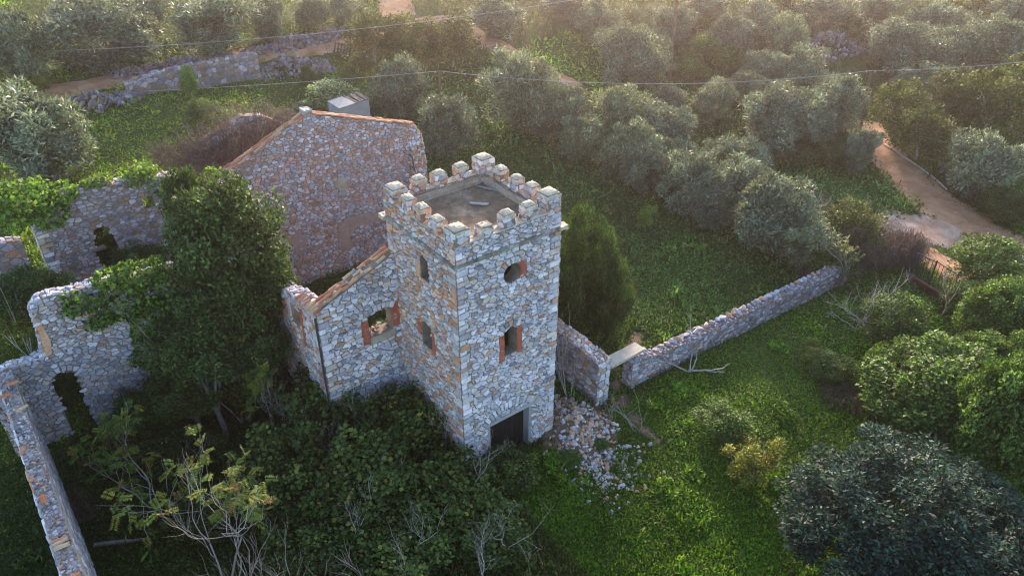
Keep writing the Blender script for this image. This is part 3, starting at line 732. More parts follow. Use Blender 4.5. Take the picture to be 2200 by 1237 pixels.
def make_warm():
    r = random.Random(16)
    for m in ROCKS:
        q = m.copy(); c = r.choice(((.36, .22, .13), (.42, .29, .19), (.30, .19, .12), (.46, .36, .27), (.34, .30, .27))); d = q.color_attributes['tint'].data; t = np.ones((len(q.vertices), 4), np.float32); t[:, :3] = c; d.foreach_set('color', t.ravel()); WARM.append(q)
make_warm()
make_tower()
make_house(); make_gable()
def rocks_mesh(name, spots):
    """join many rocks (pos, scale, rot seed, tint) into one mesh"""
    VV, FF, TT, n = [], [], [], 0; base = [(np.array([v.co[:] for v in m.vertices]), [tuple(p.vertices) for p in m.polygons]) for m in ROCKS]
    r = random.Random(8)
    for p, s, col in spots:
        V, F = r.choice(base); q = Matrix.Rotation(r.random()*6, 3, 'Z') @ Matrix.Rotation(r.random()*6, 3, 'X'); V = V@np.array(q).T*s
        VV.append(V+np.array(p)); FF += [tuple(i+n for i in f) for f in F]; TT.append(np.tile(col, (len(V), 1))); n += len(V)
    return py_mesh(name, np.concatenate(VV), FF, M['stone'], np.concatenate(TT))

# ------------------------------------------------------------------ other standing walls
def make_ruin_walls():
    r = random.Random(41)
    # wall with doorway at the left, lower
    Y = 12.5; base = (-10, Y, 1.3); t = thing('ruin_wall', 'broken pale stone wall with an arched doorway, ivy over its right end', 'wall', base)
    X0 = -15.9; A = lambda x: x-X0
    out = [(0, -.3), (A(-4.6), -.3), (A(-4.6), 7.2), (A(-6.2), 7.9), (A(-7.6), 8.2), (A(-9.1), 8.15), (A(-10.2), 8.5), (A(-11.4), 8.45), (A(-12.5), 8.62), (A(-12.95), 8.55), (A(-13.22), 8.2), (A(-13.28), 7.0), (A(-13.42), 5.9), (A(-13.9), 5.75), (A(-14.6), 5.85), (0, 5.7)]
    door_void = arched(A(-13.56), -.35, A(-12.56), 4.5, .3); ms = Masonry()
    w = Wall((X0, Y), (-4.6, Y), .6, out, [], 42)
    w.out = [(0, 1.0)]+[(A(-13.56), 1.0), ]+[p for p in arched(A(-13.56), 1.0, A(-12.56), 4.5, .3)[:1:-1]]+[(A(-12.56), 1.0), (A(-4.6), 1.0)]+out[2:]
    w.core('wall_core', M['mortar'], t, base); w.face(ms, .28, 1.7, 'grey', arc_stones(A(-13.06), 4.1, .72, 1.0, R_(25), R_(155), 8)); n = len(w.out)
    k0 = n-len(out)+1; w.rim(ms, range(k0+1, n-1), .26, 'cool', (.02, .12)); ms.hide([(290, 560, 680, 900), (150, 880, 700, 1100)])
    ms.build(t, base, 300)
    rough_plate('plaster_patch', wobble([(A(-13.36), 5.9), (A(-13.1), 6.0), (A(-12.98), 6.9), (A(-13.1), 7.5), (A(-13.27), 7.4)], random.Random(4), .03), w.P, 0, .085, M['orange_plaster'], t, base)
    # upper wall with doorway
    Y = GY; base = (-8, Y, 4.2); t = thing('ruin_wall', 'dark blue-grey ruined wall with a tall ragged doorway and vines on top', 'wall', base)
    X0 = -11.8; A = lambda x: x-X0
    dx0, dx1 = A(-9.55), A(-8.55)
    out = [(0, 2.5), (dx0-.1, 2.5), (dx0, 5.0), (dx0-.05, 6.6), (dx0+.08, 7.3), (dx0+.22, 7.85), (dx0+.6, 8.05), (dx1-.1, 7.9), (dx1+.05, 7.2), (dx1+.12, 6.2), (dx1+.05, 5.0), (dx1+.1, 2.5), (A(-4.1), 2.5), (A(-4.1), 9.2), (A(-5.4), 9.7), (A(-7.0), 9.9), (A(-8.6), 10.05), (A(-9.6), 10.1), (A(-10.3), 10.0), (A(-10.9), 9.55), (A(-11.5), 9.1), (0, 8.75)]
    ms = Masonry(); w = Wall((X0, Y), (-4.1, Y), .7, out, [rect(A(-6.75), 8.25, A(-6.2), 8.9)], 43); w.core('wall_core', M['mortar'], t, base)
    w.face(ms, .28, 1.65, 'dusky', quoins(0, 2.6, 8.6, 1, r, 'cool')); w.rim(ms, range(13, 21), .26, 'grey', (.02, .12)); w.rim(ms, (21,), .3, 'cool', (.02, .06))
    ms.hide([(350, 360, 640, 700), (60, 380, 130, 480), (260, 345, 340, 420)]); ms.build(t, base, 300)
    V, F = box_vf(-9.7, Y-.06, 6.72, -9.05, Y+.3, 6.84); link('door_lintel', py_mesh('door_lintel', np.array(V)-base, F, M['wood']), t)
    # return wall running back from the left end
    t = thing('ruin_wall', 'low shadowed return wall behind the vine mound at far left', 'wall', (-14, 21, 4.5)); ms = Masonry()
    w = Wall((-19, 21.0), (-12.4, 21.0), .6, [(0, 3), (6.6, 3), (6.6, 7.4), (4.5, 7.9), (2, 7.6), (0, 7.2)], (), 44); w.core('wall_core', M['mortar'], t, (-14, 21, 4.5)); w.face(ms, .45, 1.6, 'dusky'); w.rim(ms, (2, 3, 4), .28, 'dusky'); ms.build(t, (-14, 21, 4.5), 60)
    # wall seen from above at lower left
    base = (-15, 4, .3); t = thing('ruin_wall', 'long wall seen from above with loose stones and broken tiles along its top', 'wall', base); ms = Masonry()
    y0, y1 = -5.0, 12.45; out = [(0, -.4), (y1-y0, -.4), (y1-y0, 5.9)]+[(q, 6.0+r.uniform(-.12, .08)) for q in np.arange(y1-y0-1.1, .5, -1.1)]+[(0, 6.0)]
    w = Wall((-14.72, y0), (-14.72, y1), .58, out, (), 45); w.core('wall_core', M['plaster'], t, base)
    w.face(ms, .5, 1.6, 'warm', depth=(.004, .02), joint=.1, patch=lambda u, z, r: 'grey' if z < 4.9 or r.random() < .25 else None); w.rim(ms, range(2, len(out)-1), .15, 'dusky', (.0, .10), .04)
    w.face(ms, .5, 1.7, 'cool', back=True, zmin=3); ms.build(t, base, 300, 'stone')
    for k in range(12):
        yy = (-2.2, -.9, -.75, -.6, .9, 1.05, 1.2, 3.6, 6.6, 8.9, 10.2, 10.9)[k]; side_ = r.uniform(-.1, .1); across = k in (1, 2, 3, 4, 5, 6)
        put_tile(t, base, (-15.25 if across else -15.05+side_, yy, 6.14), (1, r.uniform(-.12, .12), 0) if across else (r.uniform(-1, 1), r.uniform(-1, 1), 0), r)
    for k in range(70):
        o = link('rubble_stone', r.choice(ROCKS), t, (-15.02+r.uniform(-.24, .2)-base[0], r.uniform(-2.6, 12)-base[1], 6.10-base[2])); s = r.uniform(.05, .12); o.scale = (s, s, s*.8); o.rotation_euler = (r.random()*6, r.random()*6, 0)
    # garden wall to the right of the tower
    p0, p1 = np.array((10.5, -.08)), np.array((29.3, -.95)); L = np.linalg.norm(p1-p0); base = (20, -.5, 0)
    t = thing('garden_wall', 'long low dry stone garden wall with coping stones running right from the gap', 'wall', base); ms = Masonry()
    top = [(0, 1.95), (.8, 1.9), (1.3, 1.5)]+[(q, 1.28-.012*q+r.uniform(-.05, .05)) for q in np.arange(2.0, L-.6, 1.0)]+[(L, .95)]
    w = Wall(p0, p1, .62, [(0, -.9), (L, -.9)]+top[::-1], (), 46); w.core('wall_core', M['mortar'], t, base)
    w.face(ms, .28, 1.75, 'grey', quoins(0, -.3, 1.9, 1, r, 'grey', .16, .26), patch=lambda u, z, r: 'dusky' if r.random() < min(.9, .2+u/14) else 'grey'); n = len(w.out); w.rim(ms, range(2, n), .22, 'dusky', (.02, .12)); w.face(ms, .5, 1.6, 'grey', back=True, zmin=.1)
    ms.hide([(1760, 560, 1850, 640)]); ms.build(t, base, 300)
    k = .9
    while k < L-2.5:
        q = p0+(p1-p0)*k/L+np.array((0, .46)); o = link('coping_stone', r.choice(ROCKS), t, (q[0]-base[0], q[1]-base[1], 1.42-.012*k-base[2]+(.3 if k < 1.4 else 0))); s = r.uniform(.17, .27); o.scale = (s*1.1, s, s*.85); o.rotation_euler = (r.uniform(-.3, .3), r.uniform(-.3, .3), r.random()*6); k += r.uniform(.28, .5)
    # stub wall beside the tower and lintel slab over the gap
    base = (8.5, 2, 0); t = thing('stub_wall', 'thick stub of broken wall between the tower and the slab-topped gap', 'wall', base); ms = Masonry()
    w = Wall((8.12, 4.7), (8.12, 0), .8, [(0, -.4), (4.7, -.4), (4.7, 2.75), (3.9, 2.8), (2.5, 2.9), (1.2, 2.85), (0, 2.9)], (), 47); w.core('wall_core', M['mortar'], t, base)
    w.face(ms, .34, 1.6, 'dusky'); w.rim(ms, (1,), .34, 'cool', (.03, .07)); w.rim(ms, (2, 3, 4, 5), .2, 'warm', (.02, .14)); w.face(ms, .45, 1.6, 'grey', back=True); ms.build(t, base, 250)
    o = rough_box('lintel_slab', -1.2, -.36, -.08, 1.12, .38, .07, M['slab'], None, 4, .008); o.location = (10.12, .2, 2.28); tag(o, 'flat speckled concrete slab bridging the gap in the garden wall', 'slab')
    # small ruined gable under the brambles behind the house
    base = (-1, 27, 5); t = thing('ruined_gable', 'small ruined gable smothered in brown brambles behind the big gable', 'wall', base); ms = Masonry()
    yy = 26.5; pts = [plane_y(*q, yy) for q in ((395,350),(432,306),(520,250),(560,248),(600,262),(650,300),(650,350))]
    out = [(p[0]-pts[0][0], p[2]) for p in pts][::-1]; Lw = pts[-1][0]-pts[0][0]
    w = Wall((pts[0][0], yy), (pts[-1][0], yy), .6, [(0, 3.0), (Lw, 3.0)]+out, (), 48); w.core('wall_core', M['mortar'], t, base); w.face(ms, .42, 1.5, 'dusky'); ms.build(t, base, 120)
    for off in ((0, .05, .03), (0, .28, .03)): rake(t, base, pts[1], pts[2], r, off, .38, .25)
make_ruin_walls()

# ------------------------------------------------------------------ dry stone walls and heaps along the road
def heap(name, label, pts_px, width, hgt, n, size, seed, cat='dry stone wall', pal='dusky', limit=300):
    r = random.Random(seed); P = np.array([at(*p) for p in pts_px]); seg = np.linalg.norm(np.diff(P[:, :2], axis=0), axis=1); cum = np.r_[0, np.cumsum(seg)]; L = cum[-1]
    base = P.mean(0); t = thing(name, label, cat, tuple(base)); spots = []
    d = np.gradient(P[:, :2], axis=0)
    for k in range(n):
        s = r.uniform(0, L); q = np.array([np.interp(s, cum, P[:, 0]), np.interp(s, cum, P[:, 1])]); j = min(len(seg)-1, int(np.searchsorted(cum, s)-1)); dd = (P[j+1]-P[j])[:2]; dd /= np.linalg.norm(dd)+1e-9; nn = np.array((-dd[1], dd[0]))
        w = r.uniform(-1, 1); hh = hgt*(.75+.25*math.sin(s*1.3+seed))*(1-abs(w)**2.2)*min(1, 3*s/L+.2, 3*(L-s)/L+.2)
        q = q+nn*w*width; z = height(q[0], q[1])+hh*math.sqrt(r.random()); sz = size*r.choice((.5, .7, .9, 1, 1.2, 1.5))
        spots.append(((q[0], q[1], z), sz, pick(pal, r)))
    spots.sort(key=lambda q: -q[1]*(1.5 if q[0][2] > height(q[0][0], q[0][1])+hgt*.4 else 1))
    for p, s, c in spots[:limit]:
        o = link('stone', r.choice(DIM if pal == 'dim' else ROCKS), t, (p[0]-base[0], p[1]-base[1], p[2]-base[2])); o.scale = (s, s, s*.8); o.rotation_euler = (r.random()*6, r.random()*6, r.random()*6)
    if len(spots) > limit:
        o = link('rubble_stonework', rocks_mesh('rubble_stonework', [((p[0]-base[0], p[1]-base[1], p[2]-base[2]), s, c) for p, s, c in spots[limit:]]), t); tag(o, kind='stuff')
def make_dry_walls():
    a, b = at(275, 208), at(562, 168)
    # retaining wall below the road: its own courses
    L = np.linalg.norm((b-a)[:2]); z = min(a[2], b[2]); base = tuple((a+b)/2); r = random.Random(51)
    t = thing('dry_stone_wall', 'straight dry stone retaining wall below the dirt road, behind the young green tree', 'dry stone wall', base); ms = Masonry()
    za, zb = a[2], b[2]
    out = [(0, za-.6), (L, zb-.6), (L, zb+2.0), (L*.9, zb+2.1), (L*.7, zb*.7+za*.3+1.9), (L*.45, (za+zb)/2+1.7), (L*.2, za+1.35), (0, za+.9)]
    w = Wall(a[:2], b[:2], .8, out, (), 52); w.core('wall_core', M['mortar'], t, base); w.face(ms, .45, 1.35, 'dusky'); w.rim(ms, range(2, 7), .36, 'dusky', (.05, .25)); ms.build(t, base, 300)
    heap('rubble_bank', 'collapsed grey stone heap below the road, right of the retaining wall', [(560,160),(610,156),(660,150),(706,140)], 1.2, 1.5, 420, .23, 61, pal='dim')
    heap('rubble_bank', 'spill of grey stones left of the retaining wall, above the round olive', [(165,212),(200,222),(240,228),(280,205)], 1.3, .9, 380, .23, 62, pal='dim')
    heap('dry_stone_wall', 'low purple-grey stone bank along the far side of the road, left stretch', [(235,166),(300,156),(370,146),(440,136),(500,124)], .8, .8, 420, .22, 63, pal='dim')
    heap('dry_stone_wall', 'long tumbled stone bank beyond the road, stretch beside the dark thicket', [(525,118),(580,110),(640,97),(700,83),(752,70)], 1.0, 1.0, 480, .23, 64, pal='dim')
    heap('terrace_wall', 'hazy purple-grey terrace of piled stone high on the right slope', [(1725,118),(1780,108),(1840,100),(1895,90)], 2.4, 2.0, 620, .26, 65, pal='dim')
    heap('stone_edging', 'short pale stone edging at the end of the narrow path by the olives', [(1185,172),(1205,182),(1225,190)], .35, .4, 60, .2, 66)
make_dry_walls()
def make_rubble():
    r = random.Random(71); spots = []
    MC = at(1232, 915)[:2]
    def mound_z(x, y):
        rr = math.hypot((x-MC[0])/2.6, (y-MC[1])/3.0); return float(height(x, y))-.10+.80*max(0, 1-rr)**1.15+(.07*math.sin(x*7)*math.cos(y*6) if rr < .9 else 0)
    poly = [(1195,862,.9),(1215,880,1.2),(1240,905,1.1),(1265,930,.9),(1270,970,.6),(1290,1000,.35),(1330,1000,.25),(1300,1035,.15),(1240,960,.7),(1250,890,.8)]
    for k in range(1100):
        px, py, h = r.choice(poly); p = at(px+r.gauss(0, 32), py+r.gauss(0, 26)); 
        if 0 < p[0] < 5.35 and p[1] > -.1: continue
        if p[0] > 7.9 and p[1] > -.2: continue
        z = max(float(height(p[0], p[1])), mound_z(p[0], p[1]))+r.uniform(-.04, .10); s = .125*r.choice((.35, .45, .55, .7, .8, 1, 1, 1.3, 1.8)); spots.append((p[0], p[1], z, s))
    for k in range(110):
        p = at(1290+r.gauss(0, 55), 1000+r.gauss(0, 32)); spots.append((p[0], p[1], height(p[0], p[1])+.05, r.uniform(.05, .17)))
    spots.sort(key=lambda q: -(q[3]+.1*q[2]))
    for x, y, z, s in spots[:300]:
        py = project((x, y, z))[1]; far_ = z-float(height(x, y)) < .16 and math.hypot((x-MC[0])/2.6, (y-MC[1])/3.0) > .85
        wm = r.random() < (  .62 if py < 925 else .3 if py < 985 else .12); big = s > .16
        o = link('rubble_stone', r.choice(WARM if wm else ROCKS), None, (x, y, z)); o.scale = (s, s, s*.85); o.rotation_euler = (r.random()*6, r.random()*6, r.random()*6)
        c_ = 'brownish' if wm else 'pale grey'; w_ = 'large' if big else 'small'
        where = 'scattered on the grass below the rubble heap' if far_ else ('on the upper rubble heap beside the tower corner' if py < 940 else 'on the lower slope of the rubble heap')
        tag(o, f'{w_} {c_} stone lying {where}', 'stone', f'{w_} {c_} stones {where}')
    o = link('rubble', rocks_mesh('rubble', [((x, y, z), s, pick('warm', r)) for x, y, z, s in spots[300:]])); tag(o, 'broken stone and brick rubble heaped at the tower foot', 'rubble', kind='stuff')
    # earth mound under the rubble
    n = 26; V = []
    for j in range(n):
        for i in range(n):
            a, b = i/(n-1)*2-1, j/(n-1)*2-1; x, y = MC[0]+a*2.6, MC[1]+b*3.0; V.append((x, y, mound_z(x, y)))
    F = [(j*n+i, j*n+i+1, j*n+n+i+1, j*n+n+i) for j in range(n-1) for i in range(n-1)]
    o = link('earth_mound', py_mesh('earth_mound', V, F, M['soil'], None, True)); tag(o, kind='structure')
make_rubble()

# ------------------------------------------------------------------ foliage
def unit(v): return v/(np.linalg.norm(v, axis=-1, keepdims=True)+1e-9)
def leaves(P, out, size, width, rg, tint, upbias=.35, outbias=.6, rnd_=.9, fold=.0, face=.6):
    n = len(P); ax = unit(rg.normal(size=(n, 3))*rnd_+out*outbias+np.array([0, 0, upbias]))
    sd_ = unit(np.cross(ax, out+rg.normal(size=(n, 3))*face)); nn = np.cross(sd_, ax)
    l = (size*rg.uniform(.65, 1.25, n))[:, None]; w = l*width
    a = P; b = P+ax*l*.48+sd_*w*.5+nn*w*fold; c = P+ax*l-nn*l*.12; d = P+ax*l*.48-sd_*w*.5+nn*w*fold
    V = np.stack([a, b, c, d], 1).reshape(-1, 3); F = np.arange(4*n).reshape(-1, 4)
    return V, F, np.repeat(tint, 4, 0)
def tints(n, cols, wts, rg, var=.25):
    k = rg.choice(len(cols), n, p=np.array(wts)/sum(wts)); return np.array(cols)[k]*rg.uniform(1-var, 1+var, (n, 1))
def crown_mesh(name, seed, nc, per, size, width, cols, wts, mat='leaf', lobes=0, zlo=-.55, rad=(.24, .40), spread=(.55, .92), squash=1.0, upbias=.35, holes=0.0, outbias=.6, rnd_=.9, fold=0.1, cone=0):
    rg = np.random.default_rng(seed); D = []
    while len(D) < nc:
        v = unit(rg.normal(size=3))
        if v[2] > zlo: D.append(v)
    D = np.array(D); rr = rg.uniform(*spread, nc); rr[:nc//6] *= .5
    C = D*rr[:, None]; C[:, 2] *= squash
    if lobes:
        LB = unit(rg.normal(size=(lobes, 3)))*rg.uniform(.30, .58, (lobes, 1)); LB[:, 2] = rg.uniform(-.42, .36, lobes); LB = LB-LB.mean(0)*.6; C = LB[rg.integers(0, lobes, nc)]+C*rg.uniform(.5, .76, (nc, 1)); C[:nc//5, 2] = rg.uniform(-.8, -.35, nc//5)
    if cone: f = 1-cone*np.clip((C[:, 2]+.6)/1.6, 0, 1); C[:, :2] *= f[:, None]
    cr = rg.uniform(*rad, nc); ct = rg.uniform(.62, 1.38, nc)
    idx = np.repeat(np.arange(nc), per); n = len(idx); d = unit(rg.normal(size=(n, 3)))
    P = C[idx]+d*(cr[idx]*(.35+.65*rg.random(n)**.5))[:, None]
    P[:, 2] = np.maximum(P[:, 2], -1.0+.04*rg.random(n))
    out = unit(d+.6*D[idx]); T = tints(n, cols, wts, rg)*ct[idx][:, None]
    V, F, T = leaves(P, out, size, width, rg, T, upbias, outbias, rnd_, fold)
    V[:, 2] += 1.0
    return np_mesh(name, V, F, M[mat], T)
def grow(tb, p, d, L, rad, lev, r, kids=(2, 3), spread=.6, up=.15, shrink=.68, tips=None, seg=4, wig=.16):
    pts = [np.array(p, float)]; d = np.array(d, float); d /= np.linalg.norm(d)
    for k in range(seg):
        d = d+np.array([r.gauss(0, wig), r.gauss(0, wig), r.gauss(0, wig)+up*.4]); d /= np.linalg.norm(d); pts.append(pts[-1]+d*L/seg)
    tb.add(pts, np.linspace(rad, rad*(.62 if lev else .3), seg+1))
    if tips is not None and lev <= 1: tips.append((pts[-1], d.copy())); 
    if lev <= 0: return
    nk = r.randint(*kids)
    for k in range(nk):
        f = 1.0 if k == 0 else r.uniform(.45, .95); i = f*seg; a = int(min(i, seg-1)); q = pts[a]+(pts[a+1]-pts[a])*(i-a)
        nd = d+np.array([r.gauss(0, spread), r.gauss(0, spread), r.gauss(0, spread*.6)+up]); grow(tb, q, nd, L*shrink*r.uniform(.8, 1.15), rad*(.62 if f == 1 else .48), lev-1, r, kids, spread, up, shrink, tips, max(3, seg-1), wig)
def trunk_mesh(seed, mat='bark', h=.95, rad=.07, limbs=5):
    r = random.Random(seed); tb = Tubes(6)
    n = 5; bend = [np.array((0, 0, -.12))]
    for k in range(1, n): bend.append(bend[-1]+np.array((r.gauss(0, .03), r.gauss(0, .03), h*.45/n*1.4)))
    tb.add(bend, np.linspace(rad*1.5, rad*.85, n))
    for k in range(limbs):
        a = 2*math.pi*(k+r.random()*.6)/limbs; grow(tb, bend[-1-(k % 2)], (math.cos(a)*.8, math.sin(a)*.8, .9), h*.55, rad*.55, 1, r, (2, 3), .45, .2)
    return tb.mesh('trunk', M[mat])
OL = [(.135, .170, .105), (.185, .220, .150), (.080, .112, .060), (.27, .30, .235)]
DK = [(.036, .062, .018), (.055, .092, .024), (.080, .125, .030), (.024, .042, .014)]
LM = [(.060, .110, .022), (.100, .170, .032), (.15, .23, .048), (.035, .06, .016)]
ASSET = {}
def asset(key, crowns, trunks): ASSET[key] = (crowns, trunks)
TR = [trunk_mesh(200+k) for k in range(3)]
asset('olive', [crown_mesh('crown', 300+k, 66, 250, .12, .27, OL, (4, 4, 3, 1.6), 'olive_leaf', 3+k % 3, -.6, (.13, .36), (.42, 1.08), 1, .6) for k in range(6)], TR)
asset('evergreen', [crown_mesh('crown', 310+k, 80, 200, .085, .55, DK, (4, 4, 2, 2), 'leaf', 0, -.75, (.2, .34), (.55, .95)) for k in range(2)], TR)
asset('shrub', [crown_mesh('crown', 320+k, 60, 150, .095, .55, LM, (4, 3, 1, 2), 'leaf', 0, -.7, (.22, .36), (.5, .95)) for k in range(2)], TR)
asset('mastic', [crown_mesh('crown', 330, 170, 210, .07, .6, LM, (4, 4, 2.2, 2), 'leaf', 0, -.6, (.14, .24), (.6, .98))], TR)
asset('carob', [crown_mesh('crown', 340, 340, 170, .056, .42, [(.021, .046, .035), (.032, .064, .048), (.055, .092, .072), (.013, .026, .020)], (4, 4, 1.6, 2), 'leaf', 0, -.5, (.10, .18), (.62, 1.0), outbias=1.0, rnd_=.7)], TR)
FG = [(.052, .080, .018), (.078, .112, .024), (.032, .052, .014), (.19, .17, .03)]
asset('fig', [crown_mesh('crown', 350+k, 64, 130, .092, .9, FG, (4, 4, 3, .7), 'leaf', 0, -.65, (.2, .34), (.5, .95), upbias=.1, outbias=.3, fold=.05) for k in range(3)], [trunk_mesh(230+k, 'palebark', 1.25, .05, 7) for k in range(3)])
asset('thicket', [crown_mesh('crown', 360+k, 60, 110, .09, .5, [(.050, .074, .020), (.080, .108, .028), (.032, .044, .014), (.16, .145, .035)], (4, 3, 3, .6), 'leaf', 0, -.8, (.16, .34), (.45, .98)) for k in range(2)], [trunk_mesh(240+k, 'palebark', 1.3, .035, 7) for k in range(2)])
asset('blossom', [crown_mesh('crown', 370, 70, 150, .10, .6, [(.10, .17, .05), (.32, .38, .22), (.42, .45, .32), (.06, .10, .03)], (3, 3, 2, 2), 'leaf', 0, -.6, (.16, .28), (.6, .95))], TR)
asset('yellow', [crown_mesh('crown', 380, 44, 110, .10, .5, [(.11, .14, .022), (.17, .16, .025), (.06, .095, .02), (.26, .19, .035)], (4, 3, 4, .7), 'leaf', 0, -.7, (.14, .26), (.4, .98))], [trunk_mesh(250, 'palebark', 1.2, .03, 6)])
asset('young', [crown_mesh('crown', 390, 40, 130, .10, .5, [(.10, .20, .03), (.15, .27, .05), (.06, .12, .02)], (3, 3, 2), 'leaf', 0, -.8, (.18, .32), (.4, .9))], TR)
asset('conifer', [crown_mesh('crown', 400+k, 150, 210, .062, .36, [(.028, .055, .014), (.042, .078, .018), (.062, .105, .025), (.016, .030, .009)], (4, 4, 2, 2), 'leaf', 0, -.9, (.13, .22), (.66, .96), upbias=.75) for k in range(2)], TR)
ids = {}
def plant(kind, name, label, cat, cx, cy_, rx, ry, group=None, yplane=None, turn=None):
    """a tree or bush whose crown fills the ellipse (cx, cy, rx, ry) of the photograph, stood on the ground below it"""
    Hc = 2.0; lift = 0.0
    for _ in range(8):
        p = at(cx, cy_, Hc) if yplane is None else plane_y(cx, cy_, yplane); z = (p-CAM)@_f; Rr = rx*z/FPX; ph = math.asin(min(.99, (CAM[2]-p[2])/np.linalg.norm(p-CAM)))
        q = (ry*z/FPX)**2-(Rr*math.sin(ph))**2; Rz = math.sqrt(max(q, 0))/math.cos(ph); Rz = min(max(Rz, .55*Rr), 1.7*Rr); Hc = Rz
    k = ids[kind] = ids.get(kind, -1)+1; C, T = ASSET[kind]; zg = float(height(p[0], p[1]))
    if yplane is not None: lift = max(0.0, (p[2]-zg)/Rz-1.0)
    o = thing(name, label, cat, (p[0], p[1], zg), group); q_ = rnd.uniform(.92, 1.1); o.scale = (Rr*q_, Rr/q_, Rz); o.rotation_euler = (0, 0, rnd.random()*6.28 if turn is None else turn)
    link('crown', C[k % len(C)], o, (0, 0, lift)); link('trunk', T[k % len(T)], o).scale = (1, 1, 1+lift)
    return o
G_O = 'olive trees on the slope'
OLIVES = [
 (38,95,72,85,'grey-green olive tree in the top left corner, cut by the frame edge'),
 (225,75,118,78,'broad olive tree beyond the road, second from the left in the top row'),
 (450,50,105,72,'wide olive tree beyond the road, above the straight retaining wall'),
 (572,40,55,50,'olive tree above the road, right of the wide one with forked trunks'),
 (150,15,60,35,'small olive top edge behind the first two on the left'),
 (330,18,50,35,'olive at top edge in the gap between the two broad left trees'),
 (668,25,48,38,'olive at top edge over the tumbled stone bank'),
 (745,18,45,34,'dark olive at the top edge left of the upper road'),
 (75,290,117,105,'large round olive tree at the left edge below the stone spill'),
 (848,190,64,68,'olive tree right of the white-flowering bush'),
 (962,262,62,66,'dull olive tree in front of the short wooden pole'),
 (1112,190,72,78,'tall silvery olive tree where the narrow path ends'),
 (1218,238,58,56,'first olive of the row right of the silvery path tree'),
 (1335,255,64,62,'second olive of the row, behind the others'),
 (1420,295,66,60,'olive in the middle of the row along the field'),
 (1345,320,58,62,'front olive of the row at the field edge, darker base'),
 (1490,385,68,72,'olive of the row with its skirt over the dark field'),
 (1590,400,68,62,'silvery olive of the row near the small roadside one'),
 (1668,455,88,88,'biggest olive at the lower right end of the row'),
 (1395,350,55,56,'olive with pale top wedged between two larger row trees'),
 (1545,335,46,42,'half hidden olive behind the row, left of a grassy strip'),
 (1290,44,56,46,'olive at the top centre beside the bright grass bank'),
 (1350,110,62,62,'hazy round olive left of the tall hazy pole'),
 (1395,145,44,42,'small olive against the foot of the tall hazy pole'),
 (1573,78,50,48,'hazy olive above the rounded spurge bushes'),
 (1635,42,50,42,'hazy olive high on the slope left of the stone terrace'),
 (1695,88,50,50,'hazy olive just left of the stone terrace'),
 (1716,160,64,56,'pale domed olive in the middle of the right slope'),
 (1682,245,78,72,'large olive with loose top left of the leaning pole'),
 (1796,218,60,58,'olive immediately left of the leaning pole'),
 (1605,188,44,36,'low olive bush between slope trees, pale pinkish top'),
 (1530,215,46,44,'dark olive bush below the low pinkish one'),
 (1850,325,38,44,'small dense olive beside the start of the right road'),
 (2113,345,84,74,'round olive tree right of the road bend'),
 (1935,92,68,54,'olive on the upper right slope right of the terrace'),
 (2012,48,55,42,'hazy olive near the top edge at right'),
 (2040,115,66,58,'broad olive on the upper right slope'),
 (2140,95,62,56,'olive on the upper right slope near the frame edge'),
 (2185,40,50,44,'olive in the top right corner'),
 (1985,185,60,44,'olive on the right slope just above the dark thicket'),
 (1447,50,42,40,'hazy olive beside the tall hazy pole near the top edge'),
 (1230,10,55,32,'hazy olive touching the top edge above the grass bank'),
 (1520,15,50,35,'hazy olive touching the top edge right of the tall pole'),
 (1780,35,55,40,'hazy olive above the stone terrace'),
 (1880,20,50,34,'hazy olive at the top edge above the terrace'),
 (1075,30,60,44,'dusky olive left of the bright grass bank'),
]
OLIVES += [
 (1262,292,54,50,'low olive filling the front of the row below its first tree'),(1455,345,52,48,'small olive filling the middle of the row'),
 (1535,440,56,52,'dark-skirted olive low in the row at the field edge'),(1620,345,50,44,'olive behind the lower row beside dry grass'),
 (1720,520,62,56,'olive skirt at the very end of the row by the pale branches'),(1165,250,46,44,'small olive at the start of the row under the silvery tree'),
 (1745,262,50,46,'olive between the loose-topped one and the leaning pole'),(1640,150,44,40,'hazy olive between the spurge bushes and the domed olive'),
 (1440,215,42,34,'low olive behind the row just below the hazy pole')]
for cx, cy_, rx, ry, lb in OLIVES: plant('olive', 'olive_tree', lb, 'olive tree', cx, cy_, rx*(1.1 if cx > 1000 or cy_ > 150 else .98), ry*(1.08 if cx > 1000 or cy_ > 150 else .96), G_O)
